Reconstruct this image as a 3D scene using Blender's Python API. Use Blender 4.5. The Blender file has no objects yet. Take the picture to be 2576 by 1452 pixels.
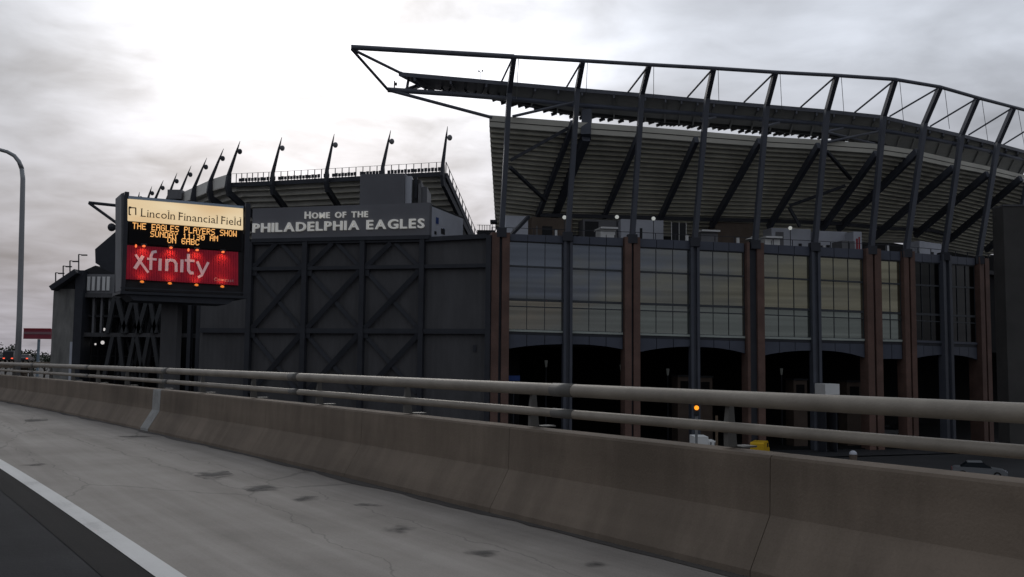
import bpy, math, random
from mathutils import Vector, Matrix
random.seed(7)
S = bpy.context.scene
COL = S.collection

# ------------------------------------------------------------------ camera
HC = 1.42                       # eye height above the road
PITCH, ROLL, HEAD = 0.0738, 0.0098, 0.6039
FPX, CX, CY = 2323.4, 1288.0, 726.0      # focal length and centre in units of a 2576 px wide picture
cam = bpy.data.cameras.new('camera'); camo = bpy.data.objects.new('camera', cam); COL.objects.link(camo)
cam.sensor_width = 36.0; cam.lens = FPX / 2576.0 * 36.0
cam.clip_start = 0.1; cam.clip_end = 6000
camo.matrix_world = Matrix.Translation((0, 0, HC)) @ Matrix.Rotation(math.pi / 2 + PITCH, 4, 'X') @ Matrix.Rotation(ROLL, 4, 'Z')
S.camera = camo

# ------------------------------------------------------------------ sky and sun
SUN_AZ, SUN_EL = math.radians(-14), math.radians(24)      # behind the stadium, a little left
W = bpy.data.worlds.new('World'); S.world = W; W.use_nodes = True
nt = W.node_tree; N = nt.nodes; L = nt.links; N.clear()
def nd(t, **k):
    n = N.new(t)
    for a, b in k.items(): setattr(n, a, b)
    return n
def mth(op, a, b=None, c=None, clamp=False):
    n = N.new('ShaderNodeMath'); n.operation = op; n.use_clamp = clamp
    for i, v in enumerate((a, b, c)):
        if v is None: continue
        if isinstance(v, (int, float)): n.inputs[i].default_value = v
        else: L.new(v, n.inputs[i])
    return n.outputs[0]
tc = nd('ShaderNodeTexCoord'); sep = nd('ShaderNodeSeparateXYZ'); L.new(tc.outputs['Generated'], sep.inputs[0])
zc = mth('MAXIMUM', sep.outputs[2], 0.0)
zz = mth('ADD', zc, 0.16)
com = nd('ShaderNodeCombineXYZ'); L.new(mth('DIVIDE', sep.outputs[0], zz), com.inputs[0]); L.new(mth('DIVIDE', sep.outputs[1], zz), com.inputs[1])
def noise(scale, det, rough, dist, off):
    m = nd('ShaderNodeMapping'); m.inputs['Location'].default_value = off; L.new(com.outputs[0], m.inputs[0])
    n = nd('ShaderNodeTexNoise'); n.inputs['Scale'].default_value = scale; n.inputs['Detail'].default_value = det
    n.inputs['Roughness'].default_value = rough; n.inputs['Distortion'].default_value = dist
    L.new(m.outputs[0], n.inputs['Vector']); return n.outputs['Fac']
n1 = noise(1.5, 7, 0.52, 0.6, (3.1, 1.7, 0)); n2 = noise(4.2, 6, 0.5, 0.4, (0.4, 5.2, 2))
def ray(px, py):
    u, v = px - CX, py - CY
    a = u * math.cos(ROLL) + v * math.sin(ROLL); b = -u * math.sin(ROLL) + v * math.cos(ROLL)
    x, y = a / FPX, -b / FPX
    return Vector((x, math.cos(PITCH) - math.sin(PITCH) * y, math.sin(PITCH) + math.cos(PITCH) * y))
gl = ray(890, 90).normalized()
dot = nd('ShaderNodeVectorMath', operation='DOT_PRODUCT'); L.new(tc.outputs['Generated'], dot.inputs[0]); dot.inputs[1].default_value = gl
gm = nd('ShaderNodeMapRange', interpolation_type='SMOOTHSTEP'); L.new(dot.outputs['Value'], gm.inputs[0])
gm.inputs[1].default_value = 0.936; gm.inputs[2].default_value = 1.0; gm.inputs[3].default_value = 0; gm.inputs[4].default_value = 1
elev = nd('ShaderNodeValToRGB'); L.new(zc, elev.inputs[0])
e = elev.color_ramp; e.elements[0].position = 0; e.elements[0].color = (.40, .38, .41, 1); e.elements[1].position = 1; e.elements[1].color = (.48, .51, .56, 1)
for p_, c_ in ((.05, (.365, .36, .395, 1)), (.14, (.425, .425, .46, 1)), (.30, (.58, .60, .65, 1))):
    k = e.elements.new(p_); k.color = c_
var = mth('ADD', mth('MULTIPLY_ADD', n1, 1.5, -0.75), mth('MULTIPLY_ADD', n2, 1.0, -0.5))     # about -.35 .. .35
lum = mth('ADD', 1.0, mth('MULTIPLY', var, 0.75))
br = nd('ShaderNodeMapRange', interpolation_type='SMOOTHSTEP'); L.new(dot.outputs['Value'], br.inputs[0])
br.inputs[1].default_value = -0.1; br.inputs[2].default_value = 0.86; br.inputs[3].default_value = 0.56; br.inputs[4].default_value = 1.04
lum = mth('MULTIPLY', lum, br.outputs[0])
glow = mth('MULTIPLY', gm.outputs[0], mth('ADD', 0.95, mth('MULTIPLY', var, 1.3)))
fac = mth('MAXIMUM', mth('ADD', lum, mth('MULTIPLY', glow, 0.95)), 0.30)
tint = nd('ShaderNodeMix', data_type='RGBA', blend_type='MULTIPLY'); L.new(mth('SUBTRACT', 1.0, gm.outputs[0]), tint.inputs[0])
L.new(elev.outputs[0], tint.inputs[6]); tint.inputs[7].default_value = (.97, .995, 1.03, 1)
cmul = nd('ShaderNodeVectorMath', operation='SCALE'); L.new(tint.outputs[2], cmul.inputs[0]); L.new(fac, cmul.inputs['Scale'])
sky = nd('ShaderNodeTexSky'); sky.sky_type = 'NISHITA'; sky.sun_disc = False
sky.sun_elevation = SUN_EL; sky.sun_rotation = SUN_AZ; sky.air_density = 2; sky.dust_density = 4
b1 = nd('ShaderNodeBackground'); L.new(sky.outputs[0], b1.inputs[0]); b1.inputs[1].default_value = 0.05
b2 = nd('ShaderNodeBackground'); L.new(cmul.outputs[0], b2.inputs[0]); b2.inputs[1].default_value = 1.0
mx = nd('ShaderNodeMixShader'); mx.inputs[0].default_value = 0.93; L.new(b1.outputs[0], mx.inputs[1]); L.new(b2.outputs[0], mx.inputs[2])
out = nd('ShaderNodeOutputWorld'); L.new(mx.outputs[0], out.inputs[0])
sun = bpy.data.lights.new('sun', 'SUN'); sun.energy = 0.5; sun.angle = math.radians(25); sun.color = (1, .96, .9)
so = bpy.data.objects.new('sun', sun); COL.objects.link(so)
sd = Vector((math.sin(SUN_AZ) * math.cos(SUN_EL), math.cos(SUN_AZ) * math.cos(SUN_EL), math.sin(SUN_EL)))
so.rotation_euler = sd.to_track_quat('Z', 'Y').to_euler(); so.location = sd * 100
S.view_settings.view_transform = 'Standard'; S.view_settings.look = 'None'; S.view_settings.exposure = 0; S.view_settings.gamma = 1
S.view_settings.use_curve_mapping = False
S.render.engine = 'CYCLES'; S.cycles.use_denoising = True; S.cycles.max_bounces = 6

# ------------------------------------------------------------------ geometry helpers
EYE = Vector((0, 0, HC))
def at_y(px, py, Y):
    d = ray(px, py); return EYE + d * (Y / d.y)
def at_z(px, py, Z):
    d = ray(px, py); return EYE + d * ((Z - HC) / d.z)
WLOC = {}
def link(o, parent=None, label=None, cat=None, group=None, kind=None):
    COL.objects.link(o)
    if parent is not None:
        o.parent = parent; o.matrix_parent_inverse = Matrix.Translation(-WLOC[parent.name])
    WLOC[o.name] = o.location.copy()
    if label: o['label'] = label
    if cat: o['category'] = cat
    if group: o['group'] = group
    if kind: o['kind'] = kind
    return o
def thing(name, loc, label, cat, group=None, kind=None):
    o = bpy.data.objects.new(name, None); o.location = loc; o.empty_display_size = .2
    return link(o, None, label, cat, group, kind)
class MB:
    def __init__(s): s.v = []; s.f = []
    def add(s, vs, fs):
        k = len(s.v); s.v += [Vector(v) for v in vs]; s.f += [tuple(i + k for i in f) for f in fs]; return s
    def hexa(s, a, b):
        "two quads a, b (4 points each) joined into a closed box"
        return s.add(list(a) + list(b), [(3, 2, 1, 0), (4, 5, 6, 7), (0, 1, 5, 4), (1, 2, 6, 5), (2, 3, 7, 6), (3, 0, 4, 7)])
    def box(s, x0, x1, y0, y1, z0, z1):
        return s.hexa([(x0, y0, z0), (x1, y0, z0), (x1, y1, z0), (x0, y1, z0)], [(x0, y0, z1), (x1, y0, z1), (x1, y1, z1), (x0, y1, z1)])
    def plan(s, A, B, d0, d1, z0, z1, z0b=None, z1b=None):
        "box on the plan line A-B, from d0 to d1 along its inward normal"
        A = Vector((A[0], A[1])); B = Vector((B[0], B[1])); t = (B - A).normalized(); n = Vector((-t.y, t.x))
        z0b = z0 if z0b is None else z0b; z1b = z1 if z1b is None else z1b
        a, b, c, d = A + n * d0, B + n * d0, B + n * d1, A + n * d1
        return s.hexa([(a.x, a.y, z0), (b.x, b.y, z0b), (c.x, c.y, z0b), (d.x, d.y, z0)], [(a.x, a.y, z1), (b.x, b.y, z1b), (c.x, c.y, z1b), (d.x, d.y, z1)])
    def beam(s, p, q, w, h=None, side=None):
        p = Vector(p); q = Vector(q); h = w if h is None else h; a = (q - p).normalized()
        sd_ = Vector(side) if side is not None else (Vector((1, 0, 0)) if abs(a.z) > .95 else a.cross(Vector((0, 0, 1))))
        u = sd_.cross(a).normalized(); sd_ = a.cross(u).normalized()
        k = [(sd_ * w + u * h) * .5, (-sd_ * w + u * h) * .5, (-sd_ * w - u * h) * .5, (sd_ * w - u * h) * .5]
        return s.hexa([p + x for x in k], [q + x for x in k])
    def tube(s, pts, r, n=8, cap=True):
        pts = [Vector(p) for p in pts]; rs = r if isinstance(r, (list, tuple)) else [r] * len(pts); k = len(s.v); up = None
        for i, p in enumerate(pts):
            a = (pts[min(i + 1, len(pts) - 1)] - pts[max(i - 1, 0)]).normalized()
            if up is None: up = Vector((0, 0, 1)) if abs(a.z) < .9 else Vector((1, 0, 0))
            sd_ = a.cross(up).normalized(); up = sd_.cross(a).normalized()
            for j in range(n):
                t = 2 * math.pi * j / n; s.v.append(p + (sd_ * math.cos(t) + up * math.sin(t)) * rs[i])
        for i in range(len(pts) - 1):
            for j in range(n):
                s.f.append((k + i * n + j, k + i * n + (j + 1) % n, k + (i + 1) * n + (j + 1) % n, k + (i + 1) * n + j))
        if cap:
            s.f.append(tuple(k + j for j in range(n))[::-1]); m = k + (len(pts) - 1) * n; s.f.append(tuple(m + j for j in range(n)))
        return s
    def prism(s, poly, vec):
        n = len(poly); vec = Vector(vec); a = [Vector(p) for p in poly]; b = [p + vec for p in a]
        return s.add(a + b, [tuple(range(n))[::-1], tuple(range(n, 2 * n))] + [(i, (i + 1) % n, n + (i + 1) % n, n + i) for i in range(n)])
    def ball(s, c, r, nu=10, nv=7, squash=1.0):
        c = Vector(c); k = len(s.v)
        for i in range(nv + 1):
            t = math.pi * i / nv
            for j in range(nu):
                p = 2 * math.pi * j / nu; s.v.append(c + Vector((math.sin(t) * math.cos(p) * r, math.sin(t) * math.sin(p) * r, math.cos(t) * r * squash)))
        for i in range(nv):
            for j in range(nu):
                s.f.append((k + i * nu + j, k + i * nu + (j + 1) % nu, k + (i + 1) * nu + (j + 1) % nu, k + (i + 1) * nu + j))
        return s
    def obj(s, name, mat, parent=None, smooth=False, **kw):
        me = bpy.data.meshes.new(name)
        lo = Vector((min(v.x for v in s.v), min(v.y for v in s.v), min(v.z for v in s.v))); hi = Vector((max(v.x for v in s.v), max(v.y for v in s.v), max(v.z for v in s.v)))
        c = (lo + hi) * .5
        me.from_pydata([v - c for v in s.v], [], s.f); me.validate(); me.update()
        import bmesh
        bm = bmesh.new(); bm.from_mesh(me); bmesh.ops.recalc_face_normals(bm, faces=bm.faces); bm.to_mesh(me); bm.free()
        if smooth:
            me.polygons.foreach_set('use_smooth', [len(p.vertices) <= 4 for p in me.polygons])
        me.materials.append(mat)
        o = bpy.data.objects.new(name, me); o.location = c
        return link(o, parent, **kw)

# ------------------------------------------------------------------ materials
def mat(name, col, rough=.7, metal=0.0, var=.25, scale=.6, stretch=(1, 1, 1), bump=0, spec=.3, col2=None, detail=6, emit=None, estr=0):
    m = bpy.data.materials.new(name); m.use_nodes = True; t = m.node_tree; n = t.nodes; b = n['Principled BSDF']
    b.inputs['Roughness'].default_value = rough; b.inputs['Metallic'].default_value = metal; b.inputs['Specular IOR Level'].default_value = spec
    if emit:
        b.inputs['Emission Color'].default_value = (*emit, 1); b.inputs['Emission Strength'].default_value = estr
    if var == 0 and not col2:
        b.inputs['Base Color'].default_value = (*col, 1); return m
    g = n.new('ShaderNodeNewGeometry'); mp = n.new('ShaderNodeMapping'); mp.inputs['Scale'].default_value = stretch
    t.links.new(g.outputs['Position'], mp.inputs[0])
    ns = n.new('ShaderNodeTexNoise'); ns.inputs['Scale'].default_value = scale; ns.inputs['Detail'].default_value = detail; ns.inputs['Roughness'].default_value = .6
    t.links.new(mp.outputs[0], ns.inputs['Vector'])
    r = n.new('ShaderNodeValToRGB'); r.color_ramp.elements[0].position = .3; r.color_ramp.elements[1].position = .7
    c2 = col2 or tuple(c * (1 + var) for c in col); c1 = tuple(c * (1 - var) for c in col) if not col2 else col
    r.color_ramp.elements[0].color = (*c1, 1); r.color_ramp.elements[1].color = (*c2, 1)
    t.links.new(ns.outputs['Fac'], r.inputs[0]); t.links.new(r.outputs[0], b.inputs['Base Color'])
    if bump:
        bp = n.new('ShaderNodeBump'); bp.inputs['Strength'].default_value = bump; bp.inputs['Distance'].default_value = .02
        n2_ = n.new('ShaderNodeTexNoise'); n2_.inputs['Scale'].default_value = scale * 30; n2_.inputs['Detail'].default_value = 4
        t.links.new(g.outputs['Position'], n2_.inputs['Vector']); t.links.new(n2_.outputs['Fac'], bp.inputs['Height']); t.links.new(bp.outputs[0], b.inputs['Normal'])
    return m
def emis(name, col, st, col2=None, scale=.5):
    m = mat(name, tuple(c * .3 for c in col), .6, var=0, emit=col, estr=st); return m

M = {}
M['steel'] = mat('painted_steel', (.080, .087, .108), .5, var=.12, spec=.35)
M['roofsteel'] = mat('roof_steel', (.125, .132, .155), .5, var=.14, spec=.35)  # lighter copy of the painted steel, veiling glare mixed into its colour
M['steel_dark'] = mat('dark_steel', (.042, .045, .055), .6, var=.15)
M['steel_galv'] = mat('galvanised_steel', (.30, .31, .32), .4, metal=.5, var=.1)  # pale galvanised finish, the metal's own colour
M['fascia'] = mat('ribbed_fascia_panel', (.62, .60, .52), .6, var=.10, scale=.2)
M['soffit'] = mat('stand_underside', (.52, .51, .44), .7, var=.2, scale=.35, stretch=(1, 1, .4))
M['soffit2'] = mat('far_stand_underside', (.62, .61, .55), .7, var=.2, scale=.3)
M['curb'] = mat('precast_parapet', (.74, .72, .66), .7, var=.06)
M['brick'] = None
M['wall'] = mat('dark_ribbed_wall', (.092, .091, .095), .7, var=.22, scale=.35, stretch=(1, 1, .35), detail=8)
M['truss'] = mat('truss_paint', (.040, .043, .052), .6, var=.15)
M['signwall'] = mat('sign_wall', (.175, .176, .192), .65, var=.07, scale=.3)
M['white'] = mat('white_paint', (.82, .82, .80), .5, var=.05)
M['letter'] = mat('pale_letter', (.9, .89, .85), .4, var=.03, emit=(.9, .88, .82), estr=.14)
M['pale'] = mat('pale_wall', (.58, .60, .66), .6, var=.08)
M['grey'] = mat('grey_wall', (.20, .20, .21), .7, var=.1)
M['tan'] = mat('tan_wall', (.16, .125, .10), .8, var=.2)
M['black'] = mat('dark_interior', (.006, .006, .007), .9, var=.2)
M['dark'] = mat('dark_panel', (.030, .031, .034), .7, var=.15)
M['spandrel'] = mat('blue_grey_spandrel', (.085, .095, .125), .45, var=.12, scale=.4)
M['sill'] = mat('pale_sill', (.42, .46, .42), .4, var=.08)
M['mullion'] = mat('mullion', (.06, .066, .074), .5, var=.1)
M['towerwall'] = mat('tower_wall', (.068, .065, .062), .8, var=.15, scale=.4)
M['booth'] = mat('booth_wall', (.10, .075, .06), .8, var=.2)
M['strut'] = mat('strut_paint', (.055, .057, .061), .7, var=.12)
M['red'] = mat('red_panel', (.40, .025, .04), .6, var=.1)
M['litred'] = mat('backlit_red_slat', (.36, .018, .042), .6, var=.12, scale=2, emit=(.50, .012, .035), estr=.08)
M['yellow'] = mat('yellow_paint', (.75, .46, .02), .4, var=.08)
M['rubber'] = mat('rubber', (.015, .015, .015), .9, var=.1)
M['carglass'] = mat('car_glass', (.02, .025, .03), .08, var=0, spec=.6)
M['blue'] = mat('blue_panel', (.03, .07, .25), .6, var=.05)

def ribbed(m, pitch, depth=.04):
    "profiled sheet: upright ribs as fine relief"
    t = m.node_tree; n = t.nodes; lk = t.links; b = n['Principled BSDF']; g = n.new('ShaderNodeNewGeometry'); w = n.new('ShaderNodeTexWave'); w.bands_direction = 'X'
    w.inputs['Scale'].default_value = .314 / pitch; lk.new(g.outputs['Position'], w.inputs['Vector']); bp = n.new('ShaderNodeBump'); bp.inputs['Strength'].default_value = .6; bp.inputs['Distance'].default_value = depth
    lk.new(w.outputs['Fac'], bp.inputs['Height']); lk.new(bp.outputs[0], b.inputs['Normal']); return m
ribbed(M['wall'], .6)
def brickmat():
    m = bpy.data.materials.new('brick'); m.use_nodes = True; t = m.node_tree; n = t.nodes; b = n['Principled BSDF']; b.inputs['Roughness'].default_value = .85
    g = n.new('ShaderNodeNewGeometry'); s = n.new('ShaderNodeSeparateXYZ'); t.links.new(g.outputs['Position'], s.inputs[0])
    c = n.new('ShaderNodeCombineXYZ'); t.links.new(s.outputs[0], c.inputs[0]); t.links.new(s.outputs[2], c.inputs[1])
    br = n.new('ShaderNodeTexBrick'); br.inputs['Scale'].default_value = 3.5; br.inputs['Color1'].default_value = (.180, .094, .070, 1); br.inputs['Color2'].default_value = (.140, .078, .060, 1)
    br.inputs['Mortar'].default_value = (.12, .10, .092, 1); br.inputs['Mortar Size'].default_value = .02
    t.links.new(c.outputs[0], br.inputs['Vector'])
    ns = n.new('ShaderNodeTexNoise'); ns.inputs['Scale'].default_value = .5; ns.inputs['Detail'].default_value = 8; t.links.new(g.outputs['Position'], ns.inputs['Vector'])
    mr = n.new('ShaderNodeMapRange'); mr.inputs[1].default_value = .3; mr.inputs[2].default_value = .7; mr.inputs[3].default_value = .75; mr.inputs[4].default_value = 1.2; t.links.new(ns.outputs['Fac'], mr.inputs[0])
    v = n.new('ShaderNodeVectorMath'); v.operation = 'SCALE'; t.links.new(br.outputs['Color'], v.inputs[0]); t.links.new(mr.outputs[0], v.inputs['Scale']); t.links.new(v.outputs[0], b.inputs['Base Color'])
    return m
M['brick'] = brickmat()
def glassmat(name, c1, c2, rough=.12, seed=0.0):
    "tinted mirror glass with faint horizontal reflection bands painted into its colour"
    m = bpy.data.materials.new(name); m.use_nodes = True; t = m.node_tree; n = t.nodes; b = n['Principled BSDF']
    b.inputs['Roughness'].default_value = rough; b.inputs['Metallic'].default_value = .85
    g = n.new('ShaderNodeNewGeometry'); mp = n.new('ShaderNodeMapping'); mp.inputs['Scale'].default_value = (.05, .05, .55); mp.inputs['Location'].default_value = (seed, 0, seed)
    t.links.new(g.outputs['Position'], mp.inputs[0]); ns = n.new('ShaderNodeTexNoise'); ns.inputs['Scale'].default_value = 1.6; ns.inputs['Detail'].default_value = 5
    t.links.new(mp.outputs[0], ns.inputs['Vector']); r = n.new('ShaderNodeValToRGB'); r.color_ramp.elements[0].position = .33; r.color_ramp.elements[1].position = .68
    r.color_ramp.elements[0].color = (*c1, 1); r.color_ramp.elements[1].color = (*c2, 1); t.links.new(ns.outputs['Fac'], r.inputs[0]); t.links.new(r.outputs[0], b.inputs['Base Color'])
    bp = n.new('ShaderNodeBump'); bp.inputs['Strength'].default_value = .05; ns2 = n.new('ShaderNodeTexNoise'); ns2.inputs['Scale'].default_value = .7
    t.links.new(g.outputs['Position'], ns2.inputs['Vector']); t.links.new(ns2.outputs['Fac'], bp.inputs['Height']); t.links.new(bp.outputs[0], b.inputs['Normal'])
    return m
def glasswall(name, left, mid, right, seed):  # blue, tan and olive reflections and bands painted into the base colour
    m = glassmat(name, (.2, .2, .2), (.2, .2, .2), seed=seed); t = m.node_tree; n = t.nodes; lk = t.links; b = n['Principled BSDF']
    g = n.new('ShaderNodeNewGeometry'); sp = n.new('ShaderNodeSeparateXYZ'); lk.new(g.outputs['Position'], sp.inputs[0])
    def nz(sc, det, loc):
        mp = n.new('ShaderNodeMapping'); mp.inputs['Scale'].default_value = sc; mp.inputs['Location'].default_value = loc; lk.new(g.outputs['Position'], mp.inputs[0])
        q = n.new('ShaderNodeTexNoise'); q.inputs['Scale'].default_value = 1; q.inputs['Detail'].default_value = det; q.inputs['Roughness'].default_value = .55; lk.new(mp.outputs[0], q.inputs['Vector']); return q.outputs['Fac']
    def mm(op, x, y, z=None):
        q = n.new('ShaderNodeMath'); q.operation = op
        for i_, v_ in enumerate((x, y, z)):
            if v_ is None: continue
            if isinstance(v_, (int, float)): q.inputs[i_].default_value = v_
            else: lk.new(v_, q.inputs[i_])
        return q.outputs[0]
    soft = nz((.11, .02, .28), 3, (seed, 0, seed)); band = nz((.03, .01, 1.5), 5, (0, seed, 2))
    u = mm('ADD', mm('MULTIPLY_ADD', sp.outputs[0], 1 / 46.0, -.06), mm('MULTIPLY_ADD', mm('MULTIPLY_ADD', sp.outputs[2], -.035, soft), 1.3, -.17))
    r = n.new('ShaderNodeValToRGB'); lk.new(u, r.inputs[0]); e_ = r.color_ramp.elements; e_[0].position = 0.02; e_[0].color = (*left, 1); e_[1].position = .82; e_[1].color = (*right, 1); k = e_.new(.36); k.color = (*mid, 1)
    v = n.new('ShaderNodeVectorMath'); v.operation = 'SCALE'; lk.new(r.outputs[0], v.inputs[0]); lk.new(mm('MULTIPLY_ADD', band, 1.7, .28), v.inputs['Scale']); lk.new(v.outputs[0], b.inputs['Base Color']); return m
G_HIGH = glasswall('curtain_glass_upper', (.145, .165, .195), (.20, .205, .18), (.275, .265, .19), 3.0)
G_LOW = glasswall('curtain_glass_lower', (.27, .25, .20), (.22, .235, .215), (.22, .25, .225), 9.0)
G_DARK = glassmat('glass_dark', (.012, .014, .014), (.028, .03, .028), seed=2)  # darker copy: the turned bays' dim reflection is put into the colour

# ------------------------------------------------------------------ highway
DV = Vector((-math.sin(HEAD), math.cos(HEAD), 0)); NV = Vector((math.cos(HEAD), math.sin(HEAD), 0))
CURV, GRADE, LB = -0.0013, -0.0037, 4.887
def road(s, lat, h=0.0):
    return DV * s + NV * (lat + CURV * s * s) + Vector((0, 0, h + GRADE * s))
SS = [-45 + 1.5 * i for i in range(60)] + [45 + 6 * i for i in range(26)]
def strip(lat0, lat1, h, ss=SS):
    m = MB(); vs = []
    for s in ss: vs += [road(s, lat0, h), road(s, lat1, h)]
    return m.add(vs, [(2 * i, 2 * i + 1, 2 * i + 3, 2 * i + 2) for i in range(len(ss) - 1)])
def roadmat(name, c1, c2, c3, streak=.35, speck=.5, rough=.85):
    "worn pavement: streaks that run with the traffic, fine aggregate, blotches"
    m = bpy.data.materials.new(name); m.use_nodes = True; t = m.node_tree; n = t.nodes; lk = t.links; b = n['Principled BSDF']; b.inputs['Roughness'].default_value = rough; b.inputs['Specular IOR Level'].default_value = .25
    g = n.new('ShaderNodeNewGeometry'); mp = n.new('ShaderNodeMapping'); mp.vector_type = 'POINT'
    mp.inputs['Rotation'].default_value = (0, 0, -HEAD); lk.new(g.outputs['Position'], mp.inputs[0])
    m2 = n.new('ShaderNodeMapping'); m2.inputs['Scale'].default_value = (1.5, .05, 1); lk.new(mp.outputs[0], m2.inputs[0])
    a = n.new('ShaderNodeTexNoise'); a.inputs['Scale'].default_value = 1.6; a.inputs['Detail'].default_value = 7; a.inputs['Roughness'].default_value = .62; lk.new(m2.outputs[0], a.inputs['Vector'])
    c = n.new('ShaderNodeTexNoise'); c.inputs['Scale'].default_value = .55; c.inputs['Detail'].default_value = 8; c.inputs['Roughness'].default_value = .65; lk.new(g.outputs['Position'], c.inputs['Vector'])
    f = n.new('ShaderNodeTexNoise'); f.inputs['Scale'].default_value = 60; f.inputs['Detail'].default_value = 3; lk.new(g.outputs['Position'], f.inputs['Vector'])
    r = n.new('ShaderNodeValToRGB'); e_ = r.color_ramp.elements; e_[0].position = .38; e_[0].color = (*c1, 1); e_[1].position = .63; e_[1].color = (*c3, 1); k_ = e_.new(.5); k_.color = (*c2, 1)
    def mm(op, x, y):
        q = n.new('ShaderNodeMath'); q.operation = op
        for i_, v_ in enumerate((x, y)):
            if isinstance(v_, (int, float)): q.inputs[i_].default_value = v_
            else: lk.new(v_, q.inputs[i_])
        return q.outputs[0]
    s_ = mm('ADD', mm('MULTIPLY', a.outputs['Fac'], streak), mm('ADD', mm('MULTIPLY', c.outputs['Fac'], 1 - streak - .12), mm('MULTIPLY', f.outputs['Fac'], .12)))
    lk.new(s_, r.inputs[0]); lk.new(r.outputs[0], b.inputs['Base Color'])
    bp = n.new('ShaderNodeBump'); bp.inputs['Strength'].default_value = speck; bp.inputs['Distance'].default_value = .006; lk.new(f.outputs['Fac'], bp.inputs['Height']); lk.new(bp.outputs[0], b.inputs['Normal'])
    return m
def weather(m, mode):
    "rain streaks on the barrier, hairline cracks in the shoulder: multiplied into the colour"
    t = m.node_tree; n = t.nodes; lk = t.links; b = n['Principled BSDF']; src = b.inputs['Base Color'].links[0].from_socket
    g = n.new('ShaderNodeNewGeometry'); mp = n.new('ShaderNodeMapping'); mp.inputs['Rotation'].default_value = (0, 0, -HEAD); lk.new(g.outputs['Position'], mp.inputs[0])
    m2 = n.new('ShaderNodeMapping'); lk.new(mp.outputs[0], m2.inputs[0]); mr = n.new('ShaderNodeMapRange'); mr.interpolation_type = 'SMOOTHSTEP'
    if mode == 'streak':
        m2.inputs['Scale'].default_value = (.25, 1.1, .30)
        a = n.new('ShaderNodeTexNoise'); a.inputs['Scale'].default_value = 1.3; a.inputs['Detail'].default_value = 7; a.inputs['Roughness'].default_value = .65; lk.new(m2.outputs[0], a.inputs['Vector'])
        lk.new(a.outputs['Fac'], mr.inputs[0]); mr.inputs[1].default_value = .36; mr.inputs[2].default_value = .60; mr.inputs[3].default_value = .80; mr.inputs[4].default_value = 1.06
    else:
        w = n.new('ShaderNodeTexNoise'); w.inputs['Scale'].default_value = 1.4; w.inputs['Detail'].default_value = 5; lk.new(mp.outputs[0], w.inputs['Vector'])
        ad = n.new('ShaderNodeVectorMath'); ad.operation = 'MULTIPLY_ADD'; lk.new(w.outputs['Color'], ad.inputs[0]); ad.inputs[1].default_value = (.5, .5, 0); lk.new(mp.outputs[0], ad.inputs[2])
        lk.new(ad.outputs[0], m2.inputs[0]); m2.inputs['Scale'].default_value = (.75, .16, 0)
        v = n.new('ShaderNodeTexVoronoi'); v.feature = 'DISTANCE_TO_EDGE'; v.inputs['Scale'].default_value = 1.0; lk.new(m2.outputs[0], v.inputs['Vector'])
        lk.new(v.outputs['Distance'], mr.inputs[0]); mr.inputs[1].default_value = .0015; mr.inputs[2].default_value = .009; mr.inputs[3].default_value = .72; mr.inputs[4].default_value = 1.0
    mu = n.new('ShaderNodeVectorMath'); mu.operation = 'SCALE'; lk.new(src, mu.inputs[0]); lk.new(mr.outputs[0], mu.inputs['Scale']); lk.new(mu.outputs[0], b.inputs['Base Color']); return m
M['concrete'] = roadmat('shoulder_concrete', (.185, .166, .147), (.255, .231, .207), (.33, .302, .274), .5)
M['asphalt'] = roadmat('asphalt', (.019, .020, .022), (.027, .028, .031), (.037, .038, .041), .3, .9)
M['asphalt'].node_tree.nodes['Principled BSDF'].inputs['Specular IOR Level'].default_value = .05
M['tar'] = roadmat('tar_band', (.012, .012, .013), (.016, .016, .017), (.022, .022, .023), .6)
M['tar'].node_tree.nodes['Principled BSDF'].inputs['Specular IOR Level'].default_value = .05
M['line'] = roadmat('edge_line_paint', (.36, .35, .34), (.62, .61, .59), (.72, .71, .69), .4, .3)
M['barrier'] = roadmat('barrier_concrete', (.148, .117, .089), (.190, .151, .116), (.235, .188, .146), .45, .5)
weather(M['barrier'], 'streak'); weather(M['concrete'], 'crack')
M['patch'] = roadmat('patch_asphalt', (.045, .042, .041), (.065, .061, .059), (.095, .09, .087), .3, .6)
def soften(m, lo=.35, hi=1.0, nz=.9):
    "let the edge of a thin stain or worn patch break up"
    t = m.node_tree; n = t.nodes; lk = t.links; b = n['Principled BSDF']
    g = n.new('ShaderNodeTexCoord'); v = n.new('ShaderNodeVectorMath'); v.operation = 'MULTIPLY_ADD'; lk.new(g.outputs['Generated'], v.inputs[0]); v.inputs[1].default_value = (2, 2, 0); v.inputs[2].default_value = (-1, -1, 0)
    ln = n.new('ShaderNodeVectorMath'); ln.operation = 'LENGTH'; lk.new(v.outputs[0], ln.inputs[0])
    ge = n.new('ShaderNodeNewGeometry'); ns = n.new('ShaderNodeTexNoise'); ns.inputs['Scale'].default_value = 7; ns.inputs['Detail'].default_value = 6; lk.new(ge.outputs['Position'], ns.inputs['Vector'])
    a = n.new('ShaderNodeMath'); a.operation = 'MULTIPLY_ADD'; lk.new(ns.outputs['Fac'], a.inputs[0]); a.inputs[1].default_value = nz; lk.new(ln.outputs['Value'], a.inputs[2])
    mr = n.new('ShaderNodeMapRange'); mr.interpolation_type = 'SMOOTHSTEP'; lk.new(a.outputs[0], mr.inputs[0]); mr.inputs[1].default_value = lo + nz / 2; mr.inputs[2].default_value = hi + nz * .35; mr.inputs[3].default_value = .95; mr.inputs[4].default_value = 0
    lk.new(mr.outputs[0], b.inputs['Alpha']); return m
soften(M['patch'], -.12, .68, 1.0)
M['dirt'] = roadmat('gutter_grit', (.05, .045, .042), (.075, .068, .063), (.12, .11, .10), .6, .8)
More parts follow.
